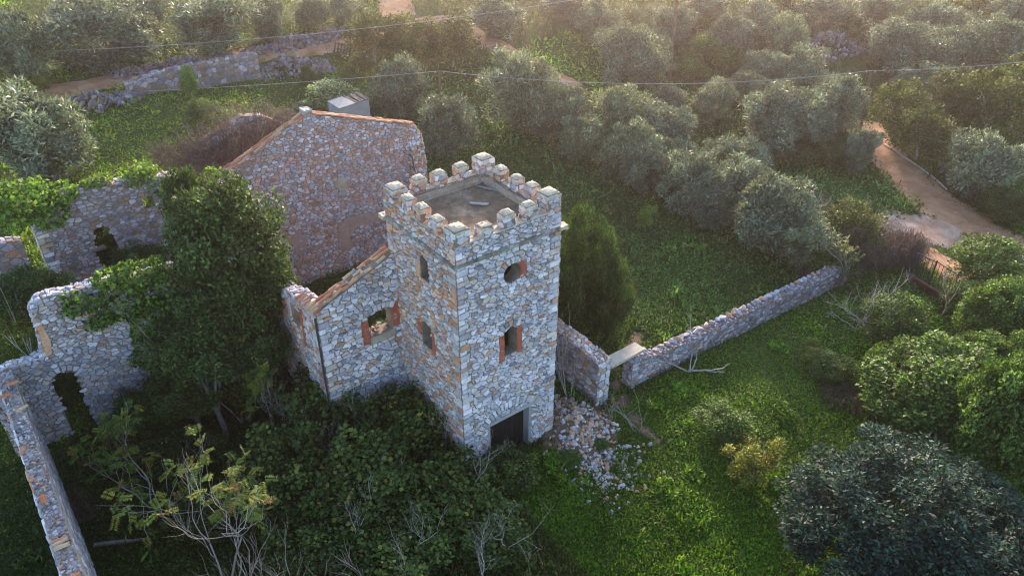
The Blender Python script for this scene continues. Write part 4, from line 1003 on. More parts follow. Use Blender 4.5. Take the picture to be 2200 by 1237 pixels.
for a in [
 ('evergreen','evergreen_tree','big dark evergreen tree filling the ruin in front of the gable','tree',488,510,132,130,11.0),
 ('evergreen','evergreen_tree','lower right lobe of dark evergreen growth against the white rubble','tree',560,610,76,80,9.6),
 ('evergreen','evergreen_tree','dark evergreen growth behind the bright ivy, left of the big tree','tree',400,440,50,80,13.2),
 ('evergreen','evergreen_tree','shaded evergreen under the big tree above the grey branches','tree',470,650,95,95,9.8),
 ('evergreen','evergreen_tree','low skirt of dark evergreen growth below the big tree, behind the grey twigs','tree',430,745,95,80,9.4),
 ('evergreen','evergreen_tree','dark evergreen skirt touching the house side wall','tree',545,735,72,75,8.6),
 ('thicket','thicket_shrub','dim leafy shrub among the sparse yellow trees, upper','shrub',390,960,85,62),
 ('thicket','thicket_shrub','dim leafy shrub beside the lower left doorway wall','shrub',255,955,65,48),
 ('thicket','thicket_shrub','dim leafy shrub at the foot of the forked sparse tree','shrub',430,1110,75,60),
 ('shrub','weed_clump','green weeds growing through the middle of the rubble heap','weeds',1290,955,20,12),
 ('shrub','weed_clump','green weeds at the lower left edge of the rubble heap','weeds',1225,985,24,12),
 ('conifer','conifer_bush','tall upright green conifer bush standing right of the tower','bush',1250,590,88,165),
 ('conifer','conifer_bush','conifer lobe tucked between the tower edge and the tall bush','bush',1228,545,52,95),
 ('conifer','conifer_bush','shorter conifer bush leaning against the tall one at its right','bush',1305,640,58,125),
 ('mastic','mastic_bush','huge bright-topped evergreen bush at the right edge','bush',2035,850,165,125),
 ('mastic','mastic_bush','second huge evergreen bush merging into the right frame edge','bush',2170,920,110,150),
 ('mastic','mastic_bush','bright green bush on the right edge above the huge one','bush',2155,690,85,88),
 ('mastic','mastic_bush','shadowed bush skirt below the huge bush, above the blue-green tree','bush',2060,985,100,80),
 ('mastic','mastic_bush','smaller bright bush bulging between the two large right bushes','bush',2130,790,90,75),
 ('mastic','mastic_bush','bright bush lobe at the frame edge under the ochre-flecked shrub','bush',2195,790,70,80),
 ('shrub','ochre_bush','bush with ochre-tinged leaves between the gate shrub and bright bushes','bush',2090,645,60,40),
 ('shrub','ivy_bush','ivy-clad bright bush with bare grey branches around it','bush',1925,690,72,62),
 ('shrub','ivy_bush','narrow ivy-covered stem standing under the bright bush','bush',1880,790,36,70),
 ('carob','carob_tree','large blue-green carob tree in the bottom right corner','tree',1950,1130,245,178),
 ('shrub','shrub','rounded dark shrub with yellow sprigs right of the iron gate','shrub',2125,565,82,58),
 ('yellow','yellow_shrub','thin yellow-leaved sapling above the rounded dark shrub','shrub',2105,520,40,26),
 ('yellow','yellow_shrub','yellowing shrub beside the right road, in front of the round olive','shrub',2085,388,30,34),
 ('yellow','yellow_shrub','sprawling yellow-green weed shrub alone in the front lawn','shrub',1620,985,72,62),
 ('shrub','shrub','leafy mound of broad weeds in the middle of the front lawn','shrub',1560,905,64,34),
 ('shrub','shrub','leafy weed clump near the ivy-clad stem','shrub',1790,790,50,36),
 ('yellow','yellow_shrub','yellow flowered weed patch below the garden wall end','shrub',1745,755,38,22),
 ('young','young_tree','small bright green tree against the retaining wall','young tree',405,178,25,36),
 ('evergreen','young_tree','small dark green tree left of the white-flowering bush','young tree',662,165,18,24),
 ('evergreen','young_tree','dark little tree trunk foliage just above the white-flowering bush','young tree',668,188,12,14),
 ('evergreen','shrub','dark shrub against the foot of the doorway wall','shrub',300,880,60,50,11.0),
 ('evergreen','shrub','dark shrub under the big evergreen tree','shrub',400,830,85,65,10.2),
 ('evergreen','shrub','dark shrub inside the lower left doorway','shrub',140,880,42,60,13.6),
 ('evergreen','shrub','dark leafy growth behind the tall ragged doorway','shrub',225,545,50,70,20.6),
 ('evergreen','shrub','dark growth filling the yard between the two left ruined walls','shrub',70,620,75,55,15.5),
 ('yellow','yellow_shrub','yellowing shrub in the yard behind the lower doorway wall','shrub',40,700,50,40,14.5),
 ('evergreen','shrub','dark growth at the foot of the upper ruined wall','shrub',300,560,60,40,17.0),
 ('blossom','flowering_bush','creamy white-flowering bush beside the concrete hut','bush',715,208,58,32),
 ('blossom','flowering_bush','small outlying lobe of creamy flowering bush above the ridge','bush',658,228,24,14),
 ('young','sapling','slender sapling with sparse yellow-green leaves in the dark field','sapling',1390,468,24,30),
 ('thicket','thicket_tree','dark leafy tree right of the leaning pole','tree',1935,235,62,66),
 ('thicket','thicket_tree','dark tree with ochre tinges beyond the right road','tree',1985,285,70,62),
 ('thicket','thicket_tree','dark tree full of pale stems at the right edge','tree',2140,225,80,85),
 ('thicket','thicket_tree','dark tree in the middle of the right thicket','tree',2050,215,70,70),
 ('thicket','thicket_tree','gloomy tree under the wire right of the thicket centre','tree',2195,170,50,60),
 ('thicket','thicket_tree','creeper-hung dark tree left of centre by the upper road','tree',800,75,62,60),
 ('thicket','thicket_tree','creeper-hung tree in the middle of the thicket by the upper road','tree',880,90,66,62),
 ('thicket','thicket_tree','creeper-hung tree at the right end of the thicket by the upper road','tree',970,85,66,60),
 ('shrub','spurge_bush','rounded green spurge bush below the hazy slope olives','bush',1505,105,38,32),
 ('shrub','spurge_bush','second rounded spurge bush, nearer the stone terrace','bush',1565,128,36,28),
 ('shrub','spurge_bush','small rounded spurge bush left of the pair','bush',1490,150,34,22),
 ('shrub','spurge_bush','spurge bush high up beside the orange branches','bush',1545,75,30,22),
 ('thicket','scrub_bush','brownish scrub right of the garden-end brambles','bush',1790,335,45,30),
 ('thicket','scrub_bush','brown-green scrub on the slope below the large loose olive','bush',1700,330,44,28),
 ('thicket','scrub_bush','hazy brown scrub right of the tall hazy pole','bush',1480,250,40,26),
 ('thicket','scrub_bush','hazy brown scrub high on the slope above the terrace','bush',1830,60,60,30),
 ('thicket','scrub_bush','hazy brown scrub at the top edge right of centre','bush',1700,12,60,28),
 ('thicket','scrub_bush','hazy brown scrub at the top edge far right','bush',2090,15,60,30),
 ('thicket','scrub_tree','purple-brown scrub tree with yellowing leaves above the garden wall end','tree',1825,485,72,62),
 ('yellow','yellow_shrub','hazy orange-tinged shrub high on the slope right of the tall pole','shrub',1500,48,44,26),
 ('yellow','yellow_shrub','yellow-green shrub on the near bank at the far left road end','shrub',90,180,40,20),
 ('shrub','shrub','low dark shrub behind the small ruined gable','shrub',430,238,36,26),
 ('evergreen','roadside_bush','low bush bordering the right road below the round olive','bush',2165,440,60,36),
 ('shrub','shrub','olive-green scrub in front of the biggest row olive','shrub',1790,560,50,40),
]: plant(a[0], a[1], a[2], a[3], *a[4:8], None, *a[8:])
G_F = 'fig trees in front of the tower'
for cx, cy_, rx, ry, lb in [
 (765,800,78,70,'fig tree under the sill of the wing window'),
 (855,768,88,84,'fig tree top reaching the small window beside the tower'),
 (700,875,105,100,'fig tree below the downpipe corner of the house'),
 (880,925,110,100,'fig tree pressed against the left face of the tower'),
 (610,1010,110,110,'fig tree at the left of the dark fig mass'),
 (770,1050,125,120,'fig tree in the middle of the dark fig mass'),
 (950,1060,125,105,'fig tree below the tower doorway, left part'),
 (1085,1015,70,58,'fig tree lobe directly in front of the dark doorway'),
 (1050,1130,95,75,'fig tree at the lower right of the mass, thinning out'),
 (850,1180,120,80,'fig tree at the bottom edge, centre of the mass'),
 (660,1170,95,85,'fig tree at the bottom edge behind the pink branches'),
 (560,830,70,70,'shaded fig between the evergreen and the house corner')]:
    plant('fig', 'fig_tree', lb, 'fig tree', cx, cy_, rx, ry, G_F)

# ---- ivy and vines hanging on the walls
def mound(name, label, cat, blobs, per, size, width, cols, wts, seed, mat='leaf'):
    rg = np.random.default_rng(seed); PP, OO = [], []
    base = np.array(blobs[0][:3])
    for x, y, z, rx, ry, rz in blobs:
        n = int(per*rx*rz**.5*ry**.5); d = unit(rg.normal(size=(n, 3))); s = .7+.3*rg.random((n, 1))**.6
        lump = 1+.18*np.sin(d[:, :1]*5+x)*np.cos(d[:, 2:]*6+z)
        PP.append(np.array((x, y, z))+d*s*lump*np.array((rx, ry, rz))); OO.append(d)
    P, O = np.concatenate(PP)-base, np.concatenate(OO); V, F, T = leaves(P, O, size, width, rg, tints(len(P), cols, wts, rg), .1, .4, .8, .08)
    o = thing(name, label, cat, tuple(base)); link('foliage', np_mesh('foliage', V, F, M[mat], T), o)
    tb = Tubes(5); r = random.Random(seed)
    for k in range(7):
        b = blobs[r.randrange(len(blobs))]; grow(tb, np.array((b[0]-base[0]+r.uniform(-.3, .3), b[1]-base[1], b[2]-base[2]-b[5]*.95)), (r.gauss(0, .4), -.1, 1), b[5]*1.2, .035, 1, r)
    link('stem', tb.mesh('stem', M['bark']), o)
IV = [(.065, .130, .02), (.110, .200, .03), (.17, .27, .04), (.032, .058, .015)]
def wall_pts(y, L): 
    out = []
    for px, py, rp, hp, dp in L:
        p = plane_y(px, py, y); z = (p-CAM)@_f; out.append((p[0], p[1], p[2], rp*z/FPX, dp, hp*z/FPX))
    return out
mound('ivy', 'bright ivy draped over the doorway wall below the dark evergreen', 'ivy', wall_pts(12.2, [(300,590,60,34,.7),(240,600,40,24,.6),(345,620,52,55,.8),(270,660,50,30,.5),(330,690,52,60,.6),(180,655,44,18,.4),(215,690,30,14,.4),(330,750,46,50,.5),(370,670,46,50,.7),(150,640,20,12,.3)]), 900, .19, .8, IV, (4, 4, 2, 2.5), 501)
mound('vine_mound', 'rounded bright vine mound on the left end of the upper ruined wall', 'vine', wall_pts(19.0, [(60,430,62,44,1.4),(100,455,42,36,1.0),(20,440,40,46,1.3),(130,415,34,20,.8)]), 620, .22, .8, IV, (4, 4, 3, 2), 502)
mound('vine', 'lime green vine tuft on top of the upper ruined wall', 'vine', wall_pts(19.2, [(305,368,32,14,.6),(288,385,24,14,.5),(325,395,16,34,.4),(310,440,14,30,.2)]), 900, .2, .8, [(.13, .21, .035), (.20, .28, .06), (.07, .12, .025)], (3, 3, 2), 503)
mound('vine', 'small lime green vine tuft near the left of the upper wall top', 'vine', wall_pts(19.2, [(215,388,24,8,.5),(190,395,18,7,.4)]), 900, .2, .8, [(.13, .21, .035), (.18, .26, .05), (.07, .12, .025)], (3, 3, 2), 504)
mound('vine', 'yellow-green vine where the upper wall meets the big gable', 'vine', wall_pts(19.0, [(385,388,34,14,.7),(455,375,22,12,.6),(360,405,24,20,.6)]), 900, .18, .7, IV, (3, 4, 2, 2), 505)
def brambles(name, label, pts, n, seed, mat='bramble', leafy=0, rad=.018, cat='brambles', arch=1.0, lcol=None):
    """dome of arching thorny stems; pts = (x, y, zbase, radius, height)"""
    r = random.Random(seed); tb = Tubes(3); base = np.array(pts[0][:3])
    for k in range(n):
        x, y, z, R0, H = r.choice(pts); a = r.random()*6.283; q = R0*math.sqrt(r.random())*.75; p = np.array((x+q*math.cos(a), y+q*math.sin(a), z))-base
        b = a+r.gauss(0, .9); d = np.array((math.cos(b), math.sin(b))); L = R0*r.uniform(.3, .9); h = H*r.uniform(.5, 1.15)*math.sqrt(max(.1, 1-(q/R0)**2))
        pts_ = [p+np.array((d[0]*L*t+r.gauss(0, .05), d[1]*L*t+r.gauss(0, .05), h*math.sin(min(1, t*1.05)*math.pi*.72*arch)*1.05+r.gauss(0, .05))) for t in np.linspace(0, 1, 7)]
        tb.add(pts_, np.linspace(rad, rad*.4, 7))
    o = thing(name, label, cat, tuple(base)); link('stem', tb.mesh('stem', M[mat], False), o)
    if leafy:
        rg = np.random.default_rng(seed); P = np.concatenate([np.array(v) for v in tb.V]); P = P[rg.integers(0, len(P), leafy)]+rg.normal(0, .06, (leafy, 3))
        V, F, T = leaves(P, unit(rg.normal(size=(leafy, 3))), .13, .6, rg, tints(leafy, lcol or [(.06, .07, .025), (.10, .10, .03), (.10, .07, .04)], (3, 2, 2), rg)); link('foliage', np_mesh('foliage', V, F, M['herb'], T), o)
def gpt(px, py, R0, H): p = at(px, py); z = (p-CAM)@_f; return (p[0], p[1], float(p[2])-.1, R0*z/FPX, H*z/FPX)
b0 = [tuple(np.r_[plane_y(px, py, 26.2), R0, H]) for px, py, R0, H in ((470,330,2.2,1.8),(530,300,2.4,2.2),(580,300,2.2,1.8),(430,370,2.2,1.6),(560,350,2.5,2.0),(390,345,1.8,1.2),(630,305,1.6,1.2))]
brambles('brambles', 'brown tangle of dead brambles smothering the small ruined gable', b0, 1300, 511, leafy=1200, rad=.02)
brambles('brambles', 'purple-grey bramble thicket at the far end of the garden wall', [gpt(1830,560,60,75), gpt(1870,560,55,70), gpt(1790,590,45,45), gpt(1760,600,45,35), gpt(1800,540,60,70), gpt(1850,520,60,75)], 1300, 512, leafy=1500, lcol=[(.07, .08, .03), (.13, .13, .035), (.05, .055, .03)])
brambles('brambles', 'dark drooping bramble mound left of the iron gate', [gpt(1925,565,48,70), gpt(1940,560,34,66)], 900, 513, leafy=150, rad=.016)
brambles('brambles', 'dry brown stems under the shaded right bushes', [gpt(1850,870,50,30), gpt(1810,860,40,26)], 300, 514, leafy=900)
brambles('dry_grass_stems', 'thin dry stems beside the wall seen from above', [gpt(165,1085,26,40), gpt(185,1110,22,34)], 160, 515, 'bramble', 0, .01)

# ---- bare and sparse trees
def fronds(tips, n_per, rg, cols, wts, L=.46, q=1.0):
    L *= q
    P0, AX, TI = [], [], []
    for p, d in tips:
        for k in range(n_per):
            ax = unit(d*.5+rg.normal(size=3)*.7+np.array((0, 0, -.05))); sd_ = unit(np.cross(ax, np.array((0, 0, 1.))+rg.normal(size=3)*.3)); c = tints(1, cols, wts, rg)[0]
            for j in range(7):
                t = (.25+.75*j/6)*L; b = p+ax*t-np.array((0, 0, .25*t*t))
                for s in (-1, 1):
                    P0.append(b); AX.append(unit(sd_*s+ax*.35-np.array((0, 0, .2)))); TI.append(c*rg.uniform(.8, 1.2))
    P0, AX, TI = np.array(P0), np.array(AX), np.array(TI); n = len(P0); l = .155*q*rg.uniform(.8, 1.2, (n, 1)); w = unit(np.cross(AX, np.array((0, 0, 1.))+.2*rg.normal(size=(n, 3))))
    V = np.stack([P0, P0+AX*l*.4+w*l*.19, P0+AX*l, P0+AX*l*.4-w*l*.19], 1).reshape(-1, 3); return V, np.arange(4*n).reshape(-1, 4), np.repeat(TI, 4, 0)
def bare(name, label, base_px, top_px, seed, mat='palebark', lev=4, rad=.09, kids=(2, 3), spread=.5, lean=None, up=.22, stems=1, leaf=0, cols=None, wts=None, z=None, cat='bare tree', group=None, frac=.36, wig=.13):
    p = at(*base_px) if z is None else z; d = ray(*top_px); a = np.array((d[0], d[1])); tt = ((p[:2]-CAM[:2])@a)/(a@a); tz = CAM[2]+d[2]*tt; H = max(.6, tz-p[2]); top = np.array((CAM[0]+d[0]*tt, CAM[1]+d[1]*tt, tz)); dirv = (top-p)/np.linalg.norm(top-p); L = np.linalg.norm(top-p)
    r = random.Random(seed); tb = Tubes(4); tips = []
    for k in range(stems):
        dv = dirv+np.array((r.gauss(0, .28), r.gauss(0, .28), 0))*(1 if stems > 1 else 0); grow(tb, np.array((r.gauss(0, .06)*(stems > 1), r.gauss(0, .06)*(stems > 1), -.1)), dv, L*frac*(1 if k == 0 else r.uniform(.7, 1)), rad*(1 if k == 0 else .75), lev, r, kids, spread, up, .74, tips, 5, wig)
    o = thing(name, label, cat, tuple(p), group); link('branches', tb.mesh('branches', M[mat], False), o)
    if leaf:
        rg = np.random.default_rng(seed); sel = [tips[i] for i in rg.choice(len(tips), min(len(tips), leaf), replace=False)]
        V, F, T = fronds(sel, 2, rg, cols or [(.095, .13, .018), (.155, .155, .022), (.06, .10, .018), (.18, .10, .035)], wts or (4, 2.4, 4, .5), q=.3 if cat == 'dry plant' else 1.0); link('foliage', np_mesh('foliage', V, F, M['herb'], T), o)
    return o
A_ = 'ailanthus_tree'
bare(A_, 'sparse yellow-leaved tree with a forked trunk at the bottom left of the figs', (500,1262), (430,880), 606, lev=4, rad=.06, leaf=64, stems=3, up=.3, cat='sparse tree', spread=.5)
bare(A_, 'sparse tree with golden fronds under the dark evergreen', (520,905), (430,650), 602, lev=4, rad=.06, up=.3, stems=2, leaf=60, cat='sparse tree')
bare(A_, 'sparse tree with yellow fronds in front of the left doorway', (330,1090), (270,870), 603, lev=4, rad=.05, leaf=60, cat='sparse tree', up=.3, stems=2)
bare(A_, 'leaning sparse tree whose frond tip hangs near the bottom left lawn', (400,1120), (190,980), 604, lev=3, rad=.045, leaf=26, cat='sparse tree', up=.05)
bare(A_, 'sparse yellow tree beside the house corner and figs', (590,960), (560,740), 605, lev=4, rad=.05, up=.3, leaf=50, cat='sparse tree')
bare('bare_tree', 'pinkish bare branches rising at the bottom edge, left fork', (560,1300), (560,1090), 611, 'pinkbark', 4, .05, (1, 3), .42, stems=4)
bare('bare_tree', 'pinkish bare branches rising at the bottom edge, right tuft', (640,1310), (650,1110), 612, 'pinkbark', 4, .04, (1, 3), .38, stems=4)
bare('bare_tree', 'small bare pinkish branches at the bottom edge below the figs', (850,1300), (890,1140), 613, 'pinkbark', 3, .04, (2, 4), .4, stems=2)
bare('bare_tree', 'pale thin bare stems between the tower and the stub wall', (1222,862), (1215,705), 614, 'palebark', 3, .035, (1, 2), .22, stems=5, up=.3, frac=.5, wig=.05)
bare('bare_tree', 'grey bare bush branches left of the ivy-clad bush', (1875,735), (1840,585), 615, 'palebark', 4, .07, (2, 4), .6, stems=2)
bare('bare_tree', 'grey bare branches behind the ivy-clad bush near the gate', (1915,690), (1905,585), 616, 'palebark', 4, .05, (2, 3), .55, stems=2)
bare('bare_tree', 'low grey bare twigs spreading left above the lawn', (1870,720), (1770,650), 617, 'palebark', 4, .045, (2, 4), .6, up=.05)
bare('bare_tree', 'bare branches with few leaves right of the iron gate', (2020,680), (2130,560), 618, 'palebark', 3, .05, (2, 3), .5)
bare('bare_tree', 'thick crooked grey trunk at the far end of the garden wall', (1805,615), (1810,500), 619, 'bark', 4, .20, (2, 3), .6, leaf=20)
bare('bare_tree', 'pale upright bare branches beside the largest row olive', (1755,520), (1775,385), 620, 'palebark', 4, .05, (2, 4), .45, stems=3)
bare('dry_plant', 'tall dry stalks with rusty seed heads beside the garden path', (1375,925), (1400,805), 621, 'palebark', 3, .02, (1, 3), .4, stems=4, cat='dry plant', leaf=6, cols=[(.30, .14, .05), (.26, .12, .05)], wts=(1, 1))
bare('dry_plant', 'short dry stalks at the right edge of the rubble heap', (1318,905), (1325,820), 622, 'palebark', 2, .015, (1, 3), .35, stems=4, cat='dry plant', leaf=5, cols=[(.32, .15, .05), (.28, .12, .05)], wts=(1, 1))
for k, (b, t_, lb) in enumerate([((860,130),(865,15),'pale bare tree rising in the thicket by the upper road'),((915,130),(905,10),'bare tree second from left in the upper road thicket'),((790,110),(775,5),'bare tree at the left of the upper road thicket'),
      ((2130,265),(2120,165),'bare pale stems in the right edge thicket, first'),((2175,280),(2180,175),'bare pale stems in the right edge thicket, against the frame'),((2060,255),(2070,150),'bare pale tree in the middle of the right thicket'),((1505,60),(1510,5),'hazy bare orange-tinged tree near the tall pole'),((925,345),(935,290),'small bare twigs right of the big gable')]):
    bare('bare_tree', lb, b, t_, 630+k, 'palebark', 4 if k != 7 else 3, .06 if k != 7 else .02, (2, 4), .4, stems=2)
for k, (px, py) in enumerate(((560,820),(760,900),(960,905),(830,985),(690,960),(1010,1000),(900,1120),(1090,1120),(620,880),(760,1105),(1040,1190))):
    p = at(px, py+30, 2.2); bare('bare_branch', ('grey twigs poking through the fig below the house corner', 'bleached twigs at the upper left of the fig mass', 'pale twigs beside the foot of the tower', 'bleached branch fan in the middle of the figs', 'grey branch in the left part of the figs', 'twigs just left of the dark doorway', 'pale twigs near the lower centre of the figs', 'bleached twigs at the right fringe of the figs', 'fine twigs between the yellow trees and figs', 'pale twigs in the lower left of the fig mass', 'low grey twigs at the bottom right of the figs')[k], None, (px, py-60), 650+k, 'palebark', 4, .022, (2, 3), .6, z=np.array((p[0], p[1], p[2]-.6)), cat='branch', stems=2, frac=.42)
def dead_branch():
    p = at(1480, 800); o = thing('fallen_branch', 'dead grey branches lying against the garden wall', 'branch', tuple(p)); tb = Tubes(5); r = random.Random(9)
    for q, w in (((1440,800),.05),((1535,745),.04),((1465,770),.04),((1500,775),.05),((1520,812),.07)):
        e = at(*q, .35)-p; grow(tb, (r.gauss(0, .1), r.gauss(0, .1), .1), e, np.linalg.norm(e), w, 2, r, (1, 2), .4, .1)
    link('branches', tb.mesh('branches', M['palebark']), o)
    a, b = at(203, 1170, .1), at(312, 1158, .15); o = thing('log', 'fallen weathered log in the dark lawn at bottom left', 'log', tuple(a)); tb = Tubes(7); tb.add([(0, 0, 0), (b-a)*.5+(0, 0, .03), b-a], [.11, .10, .07]); link('trunk', tb.mesh('trunk', M['bark']), o)
    tb = Tubes(5); tb.add([(b-a)*.6, (b-a)*.62+(.1, .15, .2)], [.04, .02]); link('branch_stub', tb.mesh('branch_stub', M['bark']), o)
dead_branch()

# ------------------------------------------------------------------ hut, gate, poles, wires, pallet
def make_hut():
    p = at(765, 300); q = np.array((p[0], p[1])); z0 = float(height(*q)); d = _f[:2]/np.linalg.norm(_f[:2])
    A0, B0 = plane_y(728, 235, p[1]), plane_y(792, 212, p[1]); h = plane_y(790, 215, p[1])[2]
    t = thing('concrete_hut', 'small grey concrete hut with broken slatted roof behind the gable', 'hut', (A0[0], p[1], z0)); w = B0[0]-A0[0]
    zt = A0[2]-z0
    out = [(0, -.3), (w, -.3), (w, h-z0), (0, zt)]
    for nm, (x, y), th in (('wall', (0, 0), .15), ('wall', (0, 1.8), .15)):
        V = [(u, y, z) for u, z in out]+[(u, y+th, z) for u, z in out]; link(nm, py_mesh(nm, V, [(0,1,2,3),(7,6,5,4),(0,4,5,1),(1,5,6,2),(2,6,7,3),(3,7,4,0)], M['concrete']), t)
    for x in (0, w-.15):
        V, F = box_vf(x, .155, -.3, x+.15, 1.795, (h-z0) if x else zt); link('wall', py_mesh('wall', V, F, M['concrete']), t)
    V = [(0, -.08, zt+.01), (w*.55, -.08, zt+(h-z0-zt)*.55+.01), (w*.5, 2.0, zt+(h-z0-zt)*.5+.01), (0, 2.0, zt+.01)]; V += [(a, b, c+.09) for a, b, c in V]
    link('roof', py_mesh('roof', V, [(3,2,1,0),(4,5,6,7),(0,1,5,4),(1,2,6,5),(2,3,7,6),(3,0,4,7)], M['concrete']), t)
    for k in range(6):
        u = .5*w+k*.1*w; V, F = box_vf(0, -.1, 0, .16, 2.1, .05); o = link('roof_slat', py_mesh('roof_slat', V, F, M['wood']), t, (u, 0, zt+(h-z0-zt)*u/w+.03)); o.rotation_euler = (0, -.1, .12*(k % 2)-.05)
make_hut()
def make_gate():
    a, b, c = at(1952, 592), at(1995, 612), at(2040, 640); base = tuple(b); t = thing('iron_gate', 'dark iron bar gate standing ajar before the pale forecourt', 'gate', base); hgt = 1.75
    def bar(nm, p, q, r0): tb = Tubes(5); tb.add([np.array(p)-base, np.array(q)-base], r0); link(nm, tb.mesh(nm, M['metal']), t)
    up = np.array((0, 0, hgt)); k = 0
    for p, q in ((a, b), (b, c)):
        bar('rail', p+up, q+up*(.97), .035); bar('rail', p+(0, 0, .2), q+(0, 0, .2), .03)
        for i in range(1, 6): s = p+(q-p)*i/6.0; bar('baluster', s+(0, 0, .18), s+up, .02)
    for p in (a, b, c): bar('gate_post', p-(0, 0, .2), p+up+(0, 0, .05), .055)
    bar('brace', a+(0, 0, .25), a+(b-a)*.5+up, .025)
    p, q = at(1945, 600), at(2035, 660); n = (q-p)/np.linalg.norm(q-p); t2 = thing('rusty_sill', 'rusty brown steel plate lying below the iron gate', 'steel plate', tuple(p)); V, F = box_vf(0, 0, 0, np.linalg.norm(q-p), .25, .5); o = link('plate', py_mesh('plate', V, F, M['rust']), t2, (0, 0, -.1)); o.rotation_euler = (0, 0, math.atan2(n[1], n[0]))
    V, F = box_vf(0, .02, .5, np.linalg.norm(q-p), .23, .53); o = link('flange', py_mesh('flange', V, F, M['rust']), t2, (0, 0, -.095)); o.rotation_euler = (0, 0, math.atan2(n[1], n[0]))
make_gate()
def pole(label, base_px, top_px, rad, cross=True):
    p = at(*base_px); d = ray(*top_px); a = d[:2]; tt = ((p[:2]-CAM[:2])@a)/(a@a); top = CAM+d*tt; t = thing('utility_pole', label, 'utility pole', tuple(p)); v = top-p
    tb = Tubes(8); tb.add([np.array((0, 0, -.4)), v*.5, v], [rad*1.2, rad, rad*.85]); link('post', tb.mesh('post', M['pole']), t)
    s = np.array((.5, -.5, 0)); tb = Tubes(4); tb.add([v*.97-s*.6, v*.97+s*.6], .05); link('crossarm', tb.mesh('crossarm', M['pole']), t)
    for k in (-1, 1):
        tb = Tubes(6); tb.add([v*.97+s*.5*k, v*.97+s*.5*k+(0, 0, .16)], .05); link('insulator', tb.mesh('insulator', M['concrete']), t)
    return top
t1 = pole('short wooden utility pole between the dull olive and the field', (948,300), (944,153), .11)
t2 = pole('tall hazy wooden utility pole at the top right of centre', (1437,182), (1458,-40), .15)
t3 = pole('leaning wooden utility pole beside the right road', (1848,285), (1871,152), .12)
def wire(label, a, b, sag):
    o = thing('power_line', label, 'wire', tuple(a)); tb = Tubes(4); T = np.linspace(0, 1, 40); P = np.array([(b-a)*t-np.array((0, 0, sag*4*t*(1-t))) for t in T]); tb.add(P, .02); link('cable', tb.mesh('cable', M['wire']), o)
def on(px, py, dist): d = ray(px, py); return CAM+d*dist
wire('wire running left from the short wooden pole across the olives', on(-260, 208, 66), t1, .55)
wire('wire sagging between the short pole and the leaning pole', t1, t3, 1.1)
wire('wire running right from the leaning pole out of the picture', t3, on(2420, 105, 60), .4)
wire('upper wire crossing the top left olives towards the tall hazy pole', on(-260, 118, 62), t2, 1.6)
def pallet():
    p = at(742, 128); t = thing('wooden_pallet', 'grey wooden pallet leaning by the stone heap beside the road', 'pallet', tuple(p))
    rot = Matrix.Rotation(R_(-62), 4, 'X') @ Matrix.Rotation(.3, 4, 'Z')
    for k in range(6):
        V, F = box_vf(-.8+k*.29, 0, 0, -.8+k*.29+.16, 1.6, .03); o = link('slat', py_mesh('slat', V, F, M['wood']), t); o.matrix_basis = Matrix.Translation((0, 0, 1.5)) @ Matrix.Rotation(-YAW, 4, 'Z') @ rot
    for y in (.1, .75, 1.4):
        V, F = box_vf(-.8, y, -.09, .85, y+.1, -.002); o = link('bearer', py_mesh('bearer', V, F, M['wood']), t); o.matrix_basis = Matrix.Translation((0, 0, 1.5)) @ Matrix.Rotation(-YAW, 4, 'Z') @ rot
pallet()
def kerb():
    P = np.array([at(*q) for q in ((1900,312),(1938,338),(1975,362),(2010,388),(2034,410))]); t = thing('kerb', 'low pale stone kerb along the right road', 'kerb', tuple(P[0])); tb = Tubes(4); Q = P-P[0]+(0, 0, .1); tb.add(Q, .09)
    link('kerb_stone', tb.mesh('kerb_stone', M['slab'], False), t)
kerb()

# ------------------------------------------------------------------ weeds, grass and ground cover
def noise2(x, y, s, seed=0):
    return (np.sin(x*s+seed)*np.cos(y*s*1.13+seed*1.7)+.6*np.sin((x+y)*s*1.9+seed*2.1)*np.cos((x-y)*s*1.6)+.4*np.sin(x*s*3.7-y*s*2.9+seed))/2
def clear_mask(x, y):
    ok = np.ones(len(x), bool)
    for C, W in ROADS:
        q = np.random.default_rng(3).uniform(.55, 1.05, len(x))+.1*noise2(x, y, 2.1, 3)
        for k in range(0, len(C), 2): ok &= (x-C[k, 0])**2+(y-C[k, 1])**2 > (W[k]*q)**2
    ok &= ~((x > -.1) & (x < 5.3) & (y > -.1) & (y < 5.4))
    ok &= ~((y > 4.8) & (y < 5.5) & (x > -4) & (x < 9.7)); ok &= ~((np.abs(y-19.3) < .4) & (x > -12) & (x < 10.4)); ok &= ~((np.abs(y-12.8) < .35) & (x < -4.5) & (x > -16) & ~((x > -13.5) & (x < -12.6)))
    ok &= ~((np.abs(x+15) < .35) & (y < 12.6)); ok &= ~((x > 10.4) & (x < 29.4) & (np.abs(y+.1+(x-10.5)*.046-.3) < .4)); ok &= ~((x > 8) & (x < 9) & (y > 0) & (y < 4.8))
    return ok
